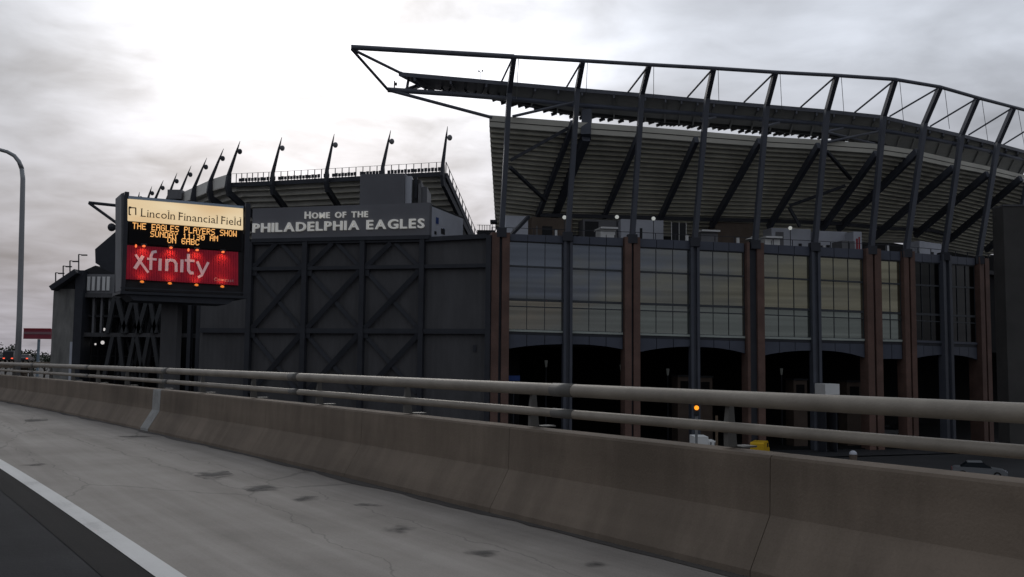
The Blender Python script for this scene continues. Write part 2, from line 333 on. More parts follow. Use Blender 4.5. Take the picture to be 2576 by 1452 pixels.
M['rail'] = mat('rail_pipe', (.255, .225, .185), .55, metal=.2, var=.22, scale=2.5, spec=.4, detail=9, bump=.15)
M['railpost'] = mat('rail_post', (.13, .125, .115), .6, metal=.2, var=.15)
M['ground'] = mat('ground', (.034, .034, .036), .9, var=.35, scale=.05)
M['street'] = mat('street', (.030, .030, .032), .85, var=.2, scale=.2)

GZ = -9.0
MB().add([(-2500, -900, GZ), (2500, -900, GZ), (2500, 3500, GZ), (-2500, 3500, GZ)], [(0, 1, 2, 3)]).obj('ground', M['ground'], kind='structure')
deck = MB()
vs = []
for s in SS: vs += [road(s, -9.5, -.02), road(s, LB + .62, -.02), road(s, LB + .62, -1.3), road(s, -9.5, -1.3)]
fs = []
for i in range(len(SS) - 1):
    for j in range(4): fs.append((4 * i + j, 4 * i + (j + 1) % 4, 4 * i + 4 + (j + 1) % 4, 4 * i + 4 + j))
deck.add(vs, fs + [(0, 1, 2, 3), tuple(4 * (len(SS) - 1) + j for j in (3, 2, 1, 0))])
deck_o = deck.obj('highway_deck', M['barrier'], kind='structure')
for s in (-30, 0, 30, 60, 90, 120):
    b = road(s, -2, 0); MB().tube([(b.x, b.y, GZ), (b.x, b.y, -1.35 + GRADE * s)], .9, 12).obj('deck_pier', M['barrier'], deck_o)
LL = 1.71
road_o = strip(-9.3, LL - .07, 0).obj('road', M['asphalt'], kind='structure')
strip(LL - .36, LL - .06, .004).obj('tar_band', M['tar'], road_o)
strip(LL - .085, LL + .08, .008).obj('edge_line', M['line'], road_o)
sh = strip(LL + .06, LB + .05, .002).obj('shoulder', M['concrete'], kind='structure')
# dirt along the barrier foot, ragged edge
g = MB(); vs = []
for i in range(260):
    s = -6 + i * .25; w = .10 + .10 * abs(math.sin(i * .37) * math.sin(i * .11 + 1)) + random.uniform(0, .035)
    vs += [road(s, LB - w, .007), road(s, LB + .03, .007)]
g.add(vs, [(2 * i, 2 * i + 1, 2 * i + 3, 2 * i + 2) for i in range(259)]).obj('gutter_grit', M['dirt'], kind='stuff')
# dark repair patches and spalls in the shoulder
for (px, py, wx, wy, sk) in ((92, 1058, 26, 7, .1), (340, 1099, 74, 4, 0), (86, 1170, 30, 6, .05), (545, 1195, 62, 13, .2), (668, 1227, 66, 15, .12), (768, 1255, 44, 12, .1), (1003, 1329, 62, 14, .15), (925, 1271, 60, 4, .12), (305, 1060, 20, 4, 0), (1210, 1390, 90, 8, .15), (1500, 1420, 80, 7, .15)):
    vs = []
    for k in range(16):
        t = 2 * math.pi * k / 16; rr = random.uniform(.75, 1.1)
        x = px + math.cos(t) * wx * rr * 1.35; y = py + math.sin(t) * wy * rr * 1.45 + (x - px) * sk
        q = at_z(x, y, 0.0); sdist = q.dot(DV); q = at_z(x, y, GRADE * sdist + .006); vs.append(q)
    MB().add(vs, [tuple(range(16))]).obj('asphalt_patch', M['patch'], sh)

# concrete barrier, cast in segments
bar = thing('concrete_barrier', road(8, LB), 'long tan concrete barrier with stepped face along the grey shoulder', 'barrier')
PROF = [(-.05, -.02), (-.045, .05), (.145, .37), (.155, .39), (.165, .768), (.18, .786), (.415, .786), (.435, .765), (.45, -.02)]
seg = 3.05; s = -8.0
while s < 62:
    n_ = 4; m = MB(); vs = []
    for i in range(n_ + 1):
        ss = s + .003 + (seg - .006) * i / n_
        ins = .005 if i in (0, n_) else 0
        vs += [road(ss, LB + a + ins * (1 if a < .3 else -1), h) for a, h in PROF]
    k = len(PROF)
    fs = [(i * k + j, i * k + (j + 1) % k, (i + 1) * k + (j + 1) % k, (i + 1) * k + j) for i in range(n_) for j in range(k)] + [tuple(range(k)), tuple(n_ * k + j for j in range(k))]
    m.add(vs, fs).obj('barrier_segment', M['barrier'], bar); s += seg
m = MB(); vs = []
ss_ = [62 + 4 * i for i in range(30)]
for q in ss_: vs += [road(q, LB + a, h) for a, h in PROF]
k = len(PROF)
m.add(vs, [(i * k + j, i * k + (j + 1) % k, (i + 1) * k + (j + 1) % k, (i + 1) * k + j) for i in range(len(ss_) - 1) for j in range(k)]).obj('barrier_run', M['barrier'], bar)
# pale patched stripe painted over one joint
def s_of(px, lat, h):
    best = min((abs((lambda p: (p.x / p.y))(road(q / 20, lat, h)) - (lambda d: d.x / d.y)(ray(px, 1000))), q / 20) for q in range(20, 1400)); return best[1]
s0 = s_of(372, LB, 0); 
m = MB(); vs = []
for q, (dl, dr) in enumerate([(-.16, .16)] ):
    for a, h in PROF[:6]:
        vs += [road(s0 - .27, LB + a - .004, h + .001), road(s0 + .22, LB + a - .004, h + .001)]
vs += [road(s0 - .27, LB + .24, .789), road(s0 + .22, LB + .24, .789)]
m.add(vs, [(2 * i, 2 * i + 1, 2 * i + 3, 2 * i + 2) for i in range(6)]).obj('repair_stripe', mat('pale_mortar', (.31, .31, .30), .8, var=.2, scale=6), bar)

rail = thing('pipe_railing', road(8, LB + .3, .786), 'two-pipe grey steel railing running along the top of the concrete barrier', 'railing')
RL = LB + .26
SR = [-12 + 1.0 * i for i in range(75)] + [63 + 5 * i for i in range(24)]
MB().tube([road(q, RL, 1.152) for q in SR], .057, 16).obj('top_rail', M['rail'], rail, smooth=True)
MB().tube([road(q, RL, .944) for q in SR], .040, 14).obj('lower_rail', M['rail'], rail, smooth=True)
for q in range(-6, 60, 6):
    MB().tube([road(q + .4, RL, 1.152), road(q + .7, RL, 1.152)], .0605, 16).obj('rail_sleeve', M['railpost'], rail, smooth=True)
    MB().tube([road(q + .4, RL, .944), road(q + .7, RL, .944)], .043, 14).obj('rail_sleeve', M['railpost'], rail, smooth=True)
q = -7.3
while q < 64:
    m = MB(); t = (road(q + .1, RL) - road(q - .1, RL)).normalized(); nn = Vector((t.y, -t.x, 0))
    a = road(q, RL + .10, 0)
    prof = [(.0, .80), (.10, .80), (.075, 1.0), (.06, 1.165), (.03, 1.165), (.0, .96)]
    m.prism([road(q - .02, RL + .03 + x, z) for x, z in prof], t * .04)
    m.plan(road(q - .06, RL + .14), road(q + .06, RL + .14), -.16, 0, .787 + GRADE * q, .80 + GRADE * q)
    m.obj('rail_post', M['railpost'], rail); q += 2.4

# ------------------------------------------------------------------ street lamp on the parapet
sl = s_of(44, LB + .6, 0)
b0 = at_y(45, 917, road(sl, LB + .75).y); Yl = b0.y
base = Vector((b0.x, b0.y, road(sl, 0).z - .3))
lamp = thing('street_lamp', base, 'tall grey street lamp with a curved arm beside the railing', 'street lamp')
P = [base] + [at_y(x, y, Yl) for x, y in ((49, 800), (53, 650), (56, 520), (57.5, 450), (55, 425), (48, 407), (36, 392), (18, 382), (-4, 376), (-30, 371), (-62, 369))]
MB().tube(P[:6], [.10, .09, .085, .08, .076, .074], 14).obj('pole', M['steel_galv'], lamp, smooth=True)
MB().tube(P[5:], [.074, .07, .066, .062, .058, .055, .05], 12).obj('arm', M['steel_galv'], lamp, smooth=True)
MB().box(-.35, .25, -.14, .14, -.1, .06).obj('lamp_head', M['steel_galv'], lamp).location = P[-1] + Vector((-.2, 0, -.02))
MB().box(base.x - .22, base.x + .22, base.y - .22, base.y + .22, base.z, base.z + .12).obj('base_plate', M['steel_galv'], lamp)

# ------------------------------------------------------------------ facade lines in plan
def pt(px, Y):
    d = ray(px, 760); return Vector((d.x / d.y * Y, Y))
FAC = [pt(1262, 100), pt(2190, 108), pt(2300, 109.2), pt(2380, 112.5), pt(2470, 117.5), pt(2560, 124.5)]
TW = [pt(500, 108.5), pt(1230, 99.5)]
def hit(pl, px, py, off=0.0):
    d = ray(px, py); best = None
    for i in range(len(pl) - 1):
        A = pl[i] + Vector((0, off)); B = pl[i + 1] + Vector((0, off)); e_ = B - A
        den = d.x * e_.y - d.y * e_.x
        if abs(den) < 1e-9: continue
        u = (A.x * d.y - A.y * d.x) / -(e_.x * d.y - e_.y * d.x) if False else None
        # solve t*d = A + u*e
        t = (A.x * e_.y - A.y * e_.x) / den; u = (A.x * d.y - A.y * d.x) / den
        lo = -9 if i == 0 else 0; hi_ = 9 if i == len(pl) - 2 else 1
        if t > 0 and lo - 1e-6 <= u <= hi_ + 1e-6:
            best = EYE + d * t; break
    return best
def F(px, py, off=0.0, ref=720):
    a = hit(FAC, px, ref, off); b = hit(FAC, px, py, off); return Vector((a.x, a.y, b.z))
def T(px, py, off=0.0, ref=760):
    a = hit(TW, px, ref, off); b = hit(TW, px, py, off); return Vector((a.x, a.y, b.z))
def lerp(tab, x):
    if x <= tab[0][0]: i = 0
    elif x >= tab[-1][0]: i = len(tab) - 2
    else: i = max(k for k in range(len(tab) - 1) if tab[k][0] <= x)
    (a, b), (c, d) = tab[i], tab[i + 1]; return b + (d - b) * (x - a) / (c - a)

# ------------------------------------------------------------------ grandstand with glass bays
gs = thing('grandstand', (10, 104, GZ), 'large dark steel grandstand with brick piers, glass bays and a tilted seating deck', 'grandstand')
TOPL = [(1236, 587), (1285, 588.5), (1608, 600), (1890, 613), (2208, 629), (2300, 636), (2456, 650), (2560, 662)]
R0 = [(1285, 606.6), (1872, 635), (2266, 657), (2456, 669)]
R1 = [(1285, 668.5), (1872, 695), (2266, 714.4), (2456, 724)]
R2 = [(1285, 753), (1872, 772.6), (2266, 788), (2456, 796)]
R3 = [(1285, 832.8), (1872, 850), (2266, 859), (2456, 866)]
def z_at(tab, px, dy=0, off=0): return F(px, lerp(tab, px) + dy, off).z
TERR = 13.3
# piers
for (x0, x1, gap) in ((1235, 1280, .16), (1570, 1608, .14), (1876, 1919, .42), (2176, 2213, .14), (2270, 2298, .16), (2458, 2482, .16)):
    A, B = F(x0, 700), F(x1, 700); zt = z_at(TOPL, (x0 + x1) / 2, -2); d = (B - A); m = MB()
    k1, k2 = (.5 - gap / 2, .5 + gap / 2) if gap < .4 else (.16, .60)
    for u0, u1 in ((0, k1), (k2, 1)):
        m.plan(A + d * u0, A + d * u1, -.4, 1.3, GZ, zt)
    p = m.obj('brick_pier', M['brick'], gs)
    MB().plan(A + d * (k1 + .001), A + d * (k2 - .001), -.05, 1.25, GZ, zt - .02).obj('groove', M['steel_dark'], p)
# half-bays of curtain wall
HB = [(1282, 1417, 3, 0), (1441, 1568, 3, 1), (1610, 1737, 3, 2), (1757, 1874, 3, 3), (1921, 2039, 3, 4), (2063, 2174, 3, 5), (2215, 2268, 2, 6), (2300, 2368, 3, 7), (2390, 2456, 3, 8)]
ARCH = {0: (877, 866, None), 1: (None, 866, 879), 2: (885.5, 872, None), 3: (None, 873, 889), 4: (894, 882, None), 5: (None, 882, 900), 6: (903, None, 903), 7: (902, 893, None), 8: (None, 893, 905)}
for (x0, x1, nc, idx) in HB:
    xs = [x0 + (x1 - x0) * i / nc for i in range(nc + 1)]
    rows = [lambda x: z_at(R0, x), lambda x: z_at(R1, x), lambda x: z_at(R2, x), lambda x: z_at(R2, x, 17), lambda x: z_at(R3, x, -4)]
    fr = MB()
    for x in xs:
        A = F(x, 700); t = (F(x + 4, 700) - F(x - 4, 700)); t.z = 0; t.normalize()
        fr.plan(A - t * .025, A + t * .025, .22, .42, rows[4](x), rows[0](x))
    for ri, f_ in enumerate(rows):
        w = (.07, .10, .13, .06, .06)[ri]; A, B = F(x0, 700), F(x1, 700)
        fr.plan(A, B, .20, .40, f_(x0) - w, f_(x0) + w, f_(x1) - w, f_(x1) + w)
    frame = fr.obj('window_frame', M['mullion'], gs)
    for c in range(nc):
        for r in range(4):
            A, B = F(xs[c], 700), F(xs[c + 1], 700); ins = (B - A).normalized() * .025; A += ins; B -= ins
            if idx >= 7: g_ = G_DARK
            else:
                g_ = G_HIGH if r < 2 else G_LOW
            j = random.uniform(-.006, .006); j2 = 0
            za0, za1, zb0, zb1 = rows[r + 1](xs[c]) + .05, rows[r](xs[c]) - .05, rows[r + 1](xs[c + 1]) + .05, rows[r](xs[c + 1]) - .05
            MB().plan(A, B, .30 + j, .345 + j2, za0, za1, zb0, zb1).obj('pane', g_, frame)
    # pale sill below, spandrel above, arched panels under the sill
    A, B = F(x0, 700), F(x1, 700)
    MB().plan(A, B, .05, .45, z_at(R3, x0, 1), z_at(R3, x0, -4), z_at(R3, x1, 1), z_at(R3, x1, -4)).obj('sill', M['sill'] if idx < 7 else M['spandrel'], gs)
    MB().plan(A, B, .16, .5, z_at(R3, x0, 8), z_at(R3, x0, 1), z_at(R3, x1, 8), z_at(R3, x1, 1)).obj('sill_beam', M['steel_dark'], gs)
    for c in range(nc):
        A, B = F(xs[c], 700), F(xs[c + 1], 700); ins = (B - A).normalized() * .035; A += ins; B -= ins
        MB().plan(A, B, .05, .4, z_at(R0, xs[c], -1.5), z_at(TOPL, xs[c]), z_at(R0, xs[c + 1], -1.5), z_at(TOPL, xs[c + 1])).obj('spandrel_panel', M['spandrel'], gs)
        yl, ym, yr = ARCH[idx]
        def arch(x):
            u = (x - x0) / (x1 - x0)
            if yl is None: return ym + (yr - ym) * u ** 2
            if yr is None: return ym + (yl - ym) * (1 - u) ** 2
            if ym is None: return yl + (yr - yl) * u
        poly = []
        for k_ in range(5):
            x = xs[c] + (xs[c + 1] - xs[c]) * k_ / 4; q_ = A + (B - A) * k_ / 4; poly.append(Vector((q_.x, q_.y, F(x, arch(x)).z)))
        poly += [Vector((B.x, B.y, z_at(R3, xs[c + 1], 8.5))), Vector((A.x, A.y, z_at(R3, xs[c], 8.5)))]
        n_ = Vector((-(B - A).y, (B - A).x, 0)).normalized()
        MB().prism([p + n_ * .12 for p in poly], n_ * .3).obj('arch_panel', M['spandrel'], gs)
# mid-bay steel columns
for x in (1428, 1747, 2051, 2379):
    A, B = F(x - 11, 700), F(x + 11, 700); d = B - A; zt = z_at(TOPL, x, -2); m = MB()
    m.plan(A, A + d * .3, -.3, .6, GZ, zt); m.plan(A + d * .7, B, -.3, .6, GZ, zt); m.plan(A + d * .3, A + d * .7, 0, .3, GZ, zt)
    m.obj('column', M['steel'], gs)
# concourse behind the arches and terrace slab on top
fl = [F(x, 700) for x in (1236, 1600, 1900, 2190, 2283, 2380, 2470, 2560)]
fl8 = list(fl); fl = fl + [fl[-1] * 2 - fl[-2] + Vector((25, 12, 0))]
def slabplan(name, o0, o1, z0, z1, m_):
    m = MB()
    for i in range(len(fl) - 1):
        a, b = fl[i], fl[i + 1]; m.hexa([(a.x, a.y + o0, z0), (b.x, b.y + o0, z0), (b.x, b.y + o1, z0), (a.x, a.y + o1, z0)], [(a.x, a.y + o0, z1), (b.x, b.y + o0, z1), (b.x, b.y + o1, z1), (a.x, a.y + o1, z1)])
    return m.obj(name, m_, gs)
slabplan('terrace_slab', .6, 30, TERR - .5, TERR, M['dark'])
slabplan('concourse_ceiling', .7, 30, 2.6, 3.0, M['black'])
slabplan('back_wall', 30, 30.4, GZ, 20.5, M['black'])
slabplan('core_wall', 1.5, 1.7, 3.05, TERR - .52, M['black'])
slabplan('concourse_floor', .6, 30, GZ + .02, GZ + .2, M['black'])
MB().plan(F(1236, 700) + Vector((0, 1.4, 0)), F(1236, 700) + Vector((-2, 30, 0)), 0, .3, GZ, TERR - .51).obj('side_wall', M['black'], gs)
# seating deck seen from below: stations top -> bottom
STN = [((1231, 290), (1247, 578), 0), ((1440, 306), (1336, 590), 1), ((1606, 318), (1498, 592), 2), ((1752, 330), (1640, 594), 3), ((1912, 343), (1775, 596), 4), ((2061, 351.5), (1918, 598), 5), ((2200, 362), (2050, 602), 6), ((2297, 377), (2083, 604), 7), ((2396, 400), (2186, 610), 8), ((2506, 423), (2288, 612), 9), ((2590, 444), (2350, 626), 10), ((2760, 492), (2480, 650), 11)]
ST = []
ZT = 27.6; ZB = 17.2
for (t_, b_, i) in STN:
    a = hit(FAC, t_[0], t_[1], 1.6); d = ray(*b_); yb = hit(FAC, t_[0], t_[1], 1.6).y + 16
    bb = at_y(b_[0], b_[1], yb); ST.append((a, bb))
ns_ = 23
def stand_pt(st, u, w):
    a, b = st; return Vector((a.x + (b.x - a.x) * u, a.y + (b.y - a.y) * u, a.z + (b.z - a.z) * w))
def stand_strip(STS, p0, p1, p2=None):
    m = MB(); vs = []; pr = [p for p in (p0, p1, p2) if p]; n = len(pr)
    for st in STS: vs += [stand_pt(st, *p) for p in pr]
    return m.add(vs, [(i * n + j, (i + 1) * n + j, (i + 1) * n + j + 1, i * n + j + 1) for i in range(len(STS) - 1) for j in range(n - 1)])
def thick(o, t):
    md = o.modifiers.new('thickness', 'SOLIDIFY'); md.thickness = t; md.offset = 0; return o
for i in range(len(ST) - 1):
    thick(stand_strip(ST[i:i + 2], (0, 0), (0, .060)).obj('fascia_panel', M['fascia'], gs), .06)
    thick(stand_strip(ST[i:i + 2], (.006, .068), (.006, .118)).obj('fascia_panel', M['fascia'], gs), .06)
thick(stand_strip(ST, (.012, .056), (.012, .072)).obj('fascia_groove', M['steel_dark'], gs), .05)
for k_ in range(1, ns_ + 1):
    u0, u1 = (k_ - 1) / ns_, k_ / ns_; w0, w1 = .118 + (k_ - 1) * .882 / ns_, .118 + k_ * .882 / ns_
    thick(stand_strip(ST, (u0 + .006, w0), (u1, w0), (u1, w1)).obj('seating_step', M['soffit'], gs), .08)
# rakers and the back edge
RK = [((1437, 322), (1352, 545)), ((1603, 352), (1519, 545)), ((1747, 362), (1658, 556)), ((1905, 366), (1790, 568)), ((2053, 377), (1933, 573)), ((2198, 396), (2067, 577)), ((2297, 392), (2108, 577)), ((2388, 431), (2199, 597)), ((2475, 446), (2302, 592)), ((2559, 457), (2388, 604)), ((2650, 480), (2480, 630))]
for i, (a, b) in enumerate(RK):
    p = hit(FAC, a[0], a[1], .9); q_ = at_y(b[0], b[1], p.y + 13.2); p = p + (p - q_) * .05
    MB().beam(p, q_, .50, .85).obj('raker_beam', M['steel'], gs)
p = hit(FAC, 1478, 262, 3.2); q_ = at_y(1392, 545, p.y + 12); MB().beam(hit(FAC, 1477, 282, 3.0), hit(FAC, 1474, 345, 1.4), 1.1, 1.1).beam(hit(FAC, 1474, 345, 1.4), q_, .9, 1.1).obj('raker_beam', M['steel'], gs)
# long beam under the deck
m = MB()
for i in range(1, len(ST) - 2):
    m.beam(stand_pt(ST[i], .76, .80) + Vector((0, -.6, -.3)), stand_pt(ST[i + 1], .76, .80) + Vector((0, -.6, -.3)), .3, .45)
m.obj('long_beam', M['steel_dark'], gs)
for a, b, o0, o1 in (((1429, 323), (1285, 403), .8, .6), ((1283, 421), (1373, 505), .6, 8), ((2080, 381), (2140, 450), .8, 5), ((2127, 467), (1986, 518), 5, 9), ((1985, 522), (2012, 570), 9, 9), ((1330, 545), (1278, 600), 3, .4)):
    MB().beam(hit(FAC, a[0], a[1], o0), hit(FAC, b[0], b[1], o1), .34, .34).obj('cross_brace', M['steel_dark'], gs)
# masts: base, kink, top
MS = [((1262, 586), (1281, 234), (1293, 143)), ((1428, 596), (1453, 222), (1466, 153)), ((1590, 602), (1615, 236), (1633, 163)), ((1747, 610), (1779, 246), (1795, 172)), ((1899, 616), (1929, 266), (1951, 182)), ((2049, 622), (2081, 278), (2105, 190)), ((2191, 630), (2223, 292), (2252, 200)), ((2279, 638), (2326, 310), (2365, 219)), ((2374, 646), (2419, 340), (2459, 246)), ((2461, 655), (2510, 361), (2550, 270)), ((2545, 665), (2598, 384), (2640, 293))]
MP = []
for b, k_, t_ in MS:
    p0 = hit(FAC, b[0], b[1], 0); p1 = hit(FAC, k_[0], k_[1], -.8); p2 = hit(FAC, t_[0], t_[1], -4.2); MP.append((p0, p1, p2))
    side = (1, .18, 0)
    m = MB().beam(p0, p1, .52, .62, side)
    mast = m.obj('mast', M['steel'], gs)
    MB().beam(p1 - (p2 - p1).normalized() * .35, p2, .50, .58, side).obj('mast_head', M['steel'], mast)
    MB().box(p0.x - .55, p0.x + .55, p0.y - .5, p0.y + .6, p0.z - .5, p0.z + .5).obj('mast_foot', M['steel_dark'], mast)
# terrace railing
fl = fl8
for i in range(len(fl) - 1):
    a, b = fl[i], fl[i + 1]; zt0 = z_at(TOPL, 1236 + (2560 - 1236) * i / 7)
    m = MB(); a = Vector((a.x, a.y + .5, 0)); b = Vector((b.x, b.y + .5, 0)); n_ = max(2, int((b - a).length / 2.2))
    za = F((1236, 1600, 1900, 2190, 2283, 2380, 2470, 2560)[i], 700); x_a = (1236, 1600, 1900, 2190, 2283, 2380, 2470, 2560)
    z0_, z1_ = z_at(TOPL, x_a[i]), z_at(TOPL, x_a[i + 1])
    for j in range(n_):
        u = j / n_; p = a + (b - a) * u; z_ = z0_ + (z1_ - z0_) * u; m.box(p.x - .04, p.x + .04, p.y - .04, p.y + .04, z_ - .3, z_ + .75)
    m.beam(Vector((a.x, a.y, z0_ + .75)), Vector((b.x, b.y, z1_ + .75)), .06, .06)
    m.obj('terrace_railing', M['steel_dark'], gs)

# ------------------------------------------------------------------ roof canopy
rc = thing('roof_canopy', (0, 102, 31), 'open steel roof canopy with a long rim beam pointing left above the grandstand', 'roof')
tip = hit(FAC, 883, 119, -4.2)
rim = [tip] + [m[2] for m in MP]
MB().tube(rim[:2], .27, 10).obj('rim_beam', M['roofsteel'], rc)
for i in range(1, len(rim) - 1):
    MB().tube(rim[i:i + 2], .21, 10).obj('rim_beam', M['roofsteel'], rc)
CT = [(1003, 181), (1262, 204), (1430, 219), (1657, 238), (1772, 249), (1931, 263), (2076, 275), (2221, 290), (2324, 315), (2420, 337), (2519, 362), (2600, 384)]
CB = [(1066, 214), (1238, 232), (1430, 272), (1657, 292), (1757, 301), (1913, 313), (2061, 327), (2202, 350), (2300, 386), (2390, 410), (2485, 434), (2560, 456)]
CTP = [hit(FAC, x, y, 1.8) for x, y in CT]; CBP = [hit(FAC, x, y, o) for (x, y), o in zip(CB, (8, 8, 11, 11, 11, 11, 11, 12, 13, 13, 13, 13))]
dn = Vector((0, 0, -.45))
for i in range(len(CT) - 1):
    a, b, c, d = CTP[i], CTP[i + 1], CBP[i + 1], CBP[i]
    MB().hexa([a, b, c, d], [a + dn, b + dn, c + dn, d + dn]).obj('canopy_panel', M['roofsteel'], rc)
nose = hit(FAC, 1030, 197, 3.5)
for (x, y) in ((1110, 190), (1209, 199)): pass
# ribs standing proud on the underside of the canopy
for i in range(len(CT) - 1):
    for u in (.15, .5, .85):
        a = CTP[i].lerp(CTP[i + 1], u) + dn * 1.5; d = CBP[i].lerp(CBP[i + 1], u) + dn * 1.5
        MB().beam(a, d, .20, .35).obj('canopy_rib', M['roofsteel'], rc)
# bottom chord tube
BC = [(975, 226), (1140, 237), (1277, 248), (1442, 264), (1606, 277), (1760, 288), (1908, 300), (2061, 312), (2201, 326), (2304, 343), (2391, 360), (2487, 381), (2570, 402)]
BCP = [hit(FAC, x, y, 2.6) for x, y in BC]
for i in range(len(BC) - 1):
    MB().tube(BCP[i:i + 2], .29, 12).obj('chord_tube', M['roofsteel'] if i < 2 else M['spandrel'], rc, smooth=True)
# hanging floodlights along the inner edge
for i in range(1, 8):
    MB().beam(CBP[i] + Vector((0, 0, -.55)), CBP[i + 1] + Vector((0, 0, -.55)), .8, .5).obj('edge_catwalk', M['steel_dark'], rc)
    for u in (.06, .17, .3, .39, .48, .6, .72, .83, .94):
        p = CBP[i].lerp(CBP[i + 1], u) + Vector((0, .2, -.7)); m = MB()
        hh = random.uniform(.12, .45); m.beam(p, p + Vector((.1, 0, -hh)), .12, .12); c = p + Vector((-.15, 0, -hh))
        m.hexa([c + Vector(v) for v in ((-.35, -.2, -.15), (.3, -.2, .1), (.3, .3, .1), (-.35, .3, -.15))], [c + Vector(v) for v in ((-.45, -.2, .15), (.2, -.2, .4), (.2, .3, .4), (-.45, .3, .15))])
        m.obj('floodlight', M['steel_dark'], rc)
# left tip: struts and web
def rstrut(a, oa, b, ob, r, name='strut'):
    MB().tube([hit(FAC, a[0], a[1], oa), hit(FAC, b[0], b[1], ob)], r, 8).obj(name, M['roofsteel'], rc)
rstrut((886, 124), -4.2, (1012, 186), 2.2, .16); rstrut((1008, 184), 2.2, (1066, 214), 7.8, .2)
rstrut((885, 124), -4.2, (976, 226), 2.6, .15); rstrut((978, 227), 2.6, (1238, 296), 1.6, .19)
rstrut((1028, 198), 3.5, (1023, 226), 2.6, .16); rstrut((1036, 201), 3.5, (1056, 220), 3, .1); rstrut((1060, 214), 7.6, (1022, 227), 2.6, .28)
for a, b in (((1078, 215), (1066, 230)), ((1108, 218), (1120, 233)), ((1135, 221), (1126, 236)), ((1168, 225), (1178, 237)), ((1200, 229), (1192, 240)), ((1226, 232), (1234, 243)), ((1258, 236), (1250, 247))):
    rstrut(a, 8, b, 2.6, .14, 'web_member')
for a, b in (((1288, 150), (1262, 205)), ((1459, 162), (1426, 218)), ((1627, 171), (1580, 232)), ((1790, 177), (1729, 245)), ((1946, 185), (1872, 257)), ((2100, 194), (2014, 270)), ((2245, 206), (2150, 283)), ((2358, 223), (2238, 293)), ((2454, 250), (2340, 318)), ((2543, 274), (2436, 340)), ((2634, 296), (2524, 364))):
    MB().tube([hit(FAC, a[0], a[1], -4.2), hit(FAC, b[0], b[1], 2.0)], .11, 8).obj('diagonal_brace', M['roofsteel'], rc)
for a, b in (((1290, 293), (1442, 258)), ((1763, 303), (1800, 296)), ((1925, 318), (1960, 309)), ((2072, 333), (2120, 323)), ((2070, 360), (2215, 330)), ((2068, 330), (2200, 362))):
    MB().tube([hit(FAC, a[0], a[1], .8), hit(FAC, b[0], b[1], 2.4)], .16, 8).obj('tie_rod', M['roofsteel'], rc)
for i, (p0, p1, p2) in enumerate(MP[:-1]):
    e_ = hit(FAC, MS[i][2][0] + 6 + 2.5 * i, MS[i][1][1] + 14, 2.2)
    MB().tube([p2 + Vector((.5, 0, 0)), e_], .035, 5).obj('stay_cable', M['steel_galv'], rc)
p = hit(FAC, 1209, 199, 2.2); MB().beam(p, p + Vector((0, 0, .8)), .04).beam(p + Vector((-.2, 0, .8)), p + Vector((.25, 0, .8)), .04).ball(p + Vector((-.2, 0, .9)), .1, 6, 4).ball(p + Vector((.2, 0, .95)), .1, 6, 4).obj('wind_gauge', M['steel_dark'], rc)
p = hit(FAC, 992, 225, 2.6); MB().beam(p, p + Vector((0, 0, .95)), .12).box(p.x - .05, p.x + .28, p.y - .1, p.y + .1, p.z + .45, p.z + .75).obj('camera_mount', M['steel_dark'], rc)

# ------------------------------------------------------------------ truss wall with the name panel on top
tw = thing('truss_wall', (-10, 103, GZ), 'dark ribbed wall crossed by steel X braces, left of the brick piers', 'wall')
YT = [(500, 618), (633, 611), (1066, 603), (1230, 594)]
def wallbox(x0, x1, y0, y1, d0, d1, name, m_, parent, z0=None):
    A, B = T(x0, 760), T(x1, 760)
    return MB().plan(A, B, d0, d1, T(x0, y1).z if z0 is None else z0, T(x0, y0).z, T(x1, y1).z if z0 is None else z0, T(x1, lerp(YT, x1) if y0 is None else y0).z).obj(name, m_, parent)
cols = [500, 628, 766, 911, 1061, 1229]
rowy = [lambda x: lerp(YT, x), lambda x: lerp([(633, 677), (1066, 671), (1233, 668)], x), lambda x: lerp([(500, 831), (638, 832), (1230, 834)], x), None]
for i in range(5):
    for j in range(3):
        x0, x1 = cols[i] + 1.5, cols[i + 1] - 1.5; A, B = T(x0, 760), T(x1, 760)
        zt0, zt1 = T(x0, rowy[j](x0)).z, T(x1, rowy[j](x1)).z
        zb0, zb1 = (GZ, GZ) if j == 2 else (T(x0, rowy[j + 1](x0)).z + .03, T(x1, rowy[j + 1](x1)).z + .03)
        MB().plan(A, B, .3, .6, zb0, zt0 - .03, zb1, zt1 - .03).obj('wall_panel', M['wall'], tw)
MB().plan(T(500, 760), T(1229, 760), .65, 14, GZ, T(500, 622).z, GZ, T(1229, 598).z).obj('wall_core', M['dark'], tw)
for x in cols[1:]:
    A, B = T(x - 6, 760), T(x + 6, 760); MB().plan(A, B, -.35, .28, GZ, T(x, lerp(YT, x) - 2).z).obj('truss_post', M['truss'], tw)
for j, w in ((0, .5), (1, .42), (2, .55)):
    for i in range(5):
        if i == 0 and j < 2: continue
        x0, x1 = cols[i] + 6.5, cols[i + 1] - 6.5; A, B = T(x0, 760), T(x1, 760); y0, y1 = rowy[j](x0), rowy[j](x1)
        MB().plan(A, B, -.22, .25, T(x0, y0).z - w / 2, T(x0, y0).z + w / 2, T(x1, y1).z - w / 2, T(x1, y1).z + w / 2).obj('truss_beam', M['truss'], tw)
def brace(xa, ya, xb, yb, w, off):
    p, q_ = T(xa, ya), T(xb, yb); n_ = Vector((.1, -.99, 0)); MB().beam(p + n_ * off, q_ + n_ * off, .22, w, n_).obj('truss_brace', M['truss'], tw)
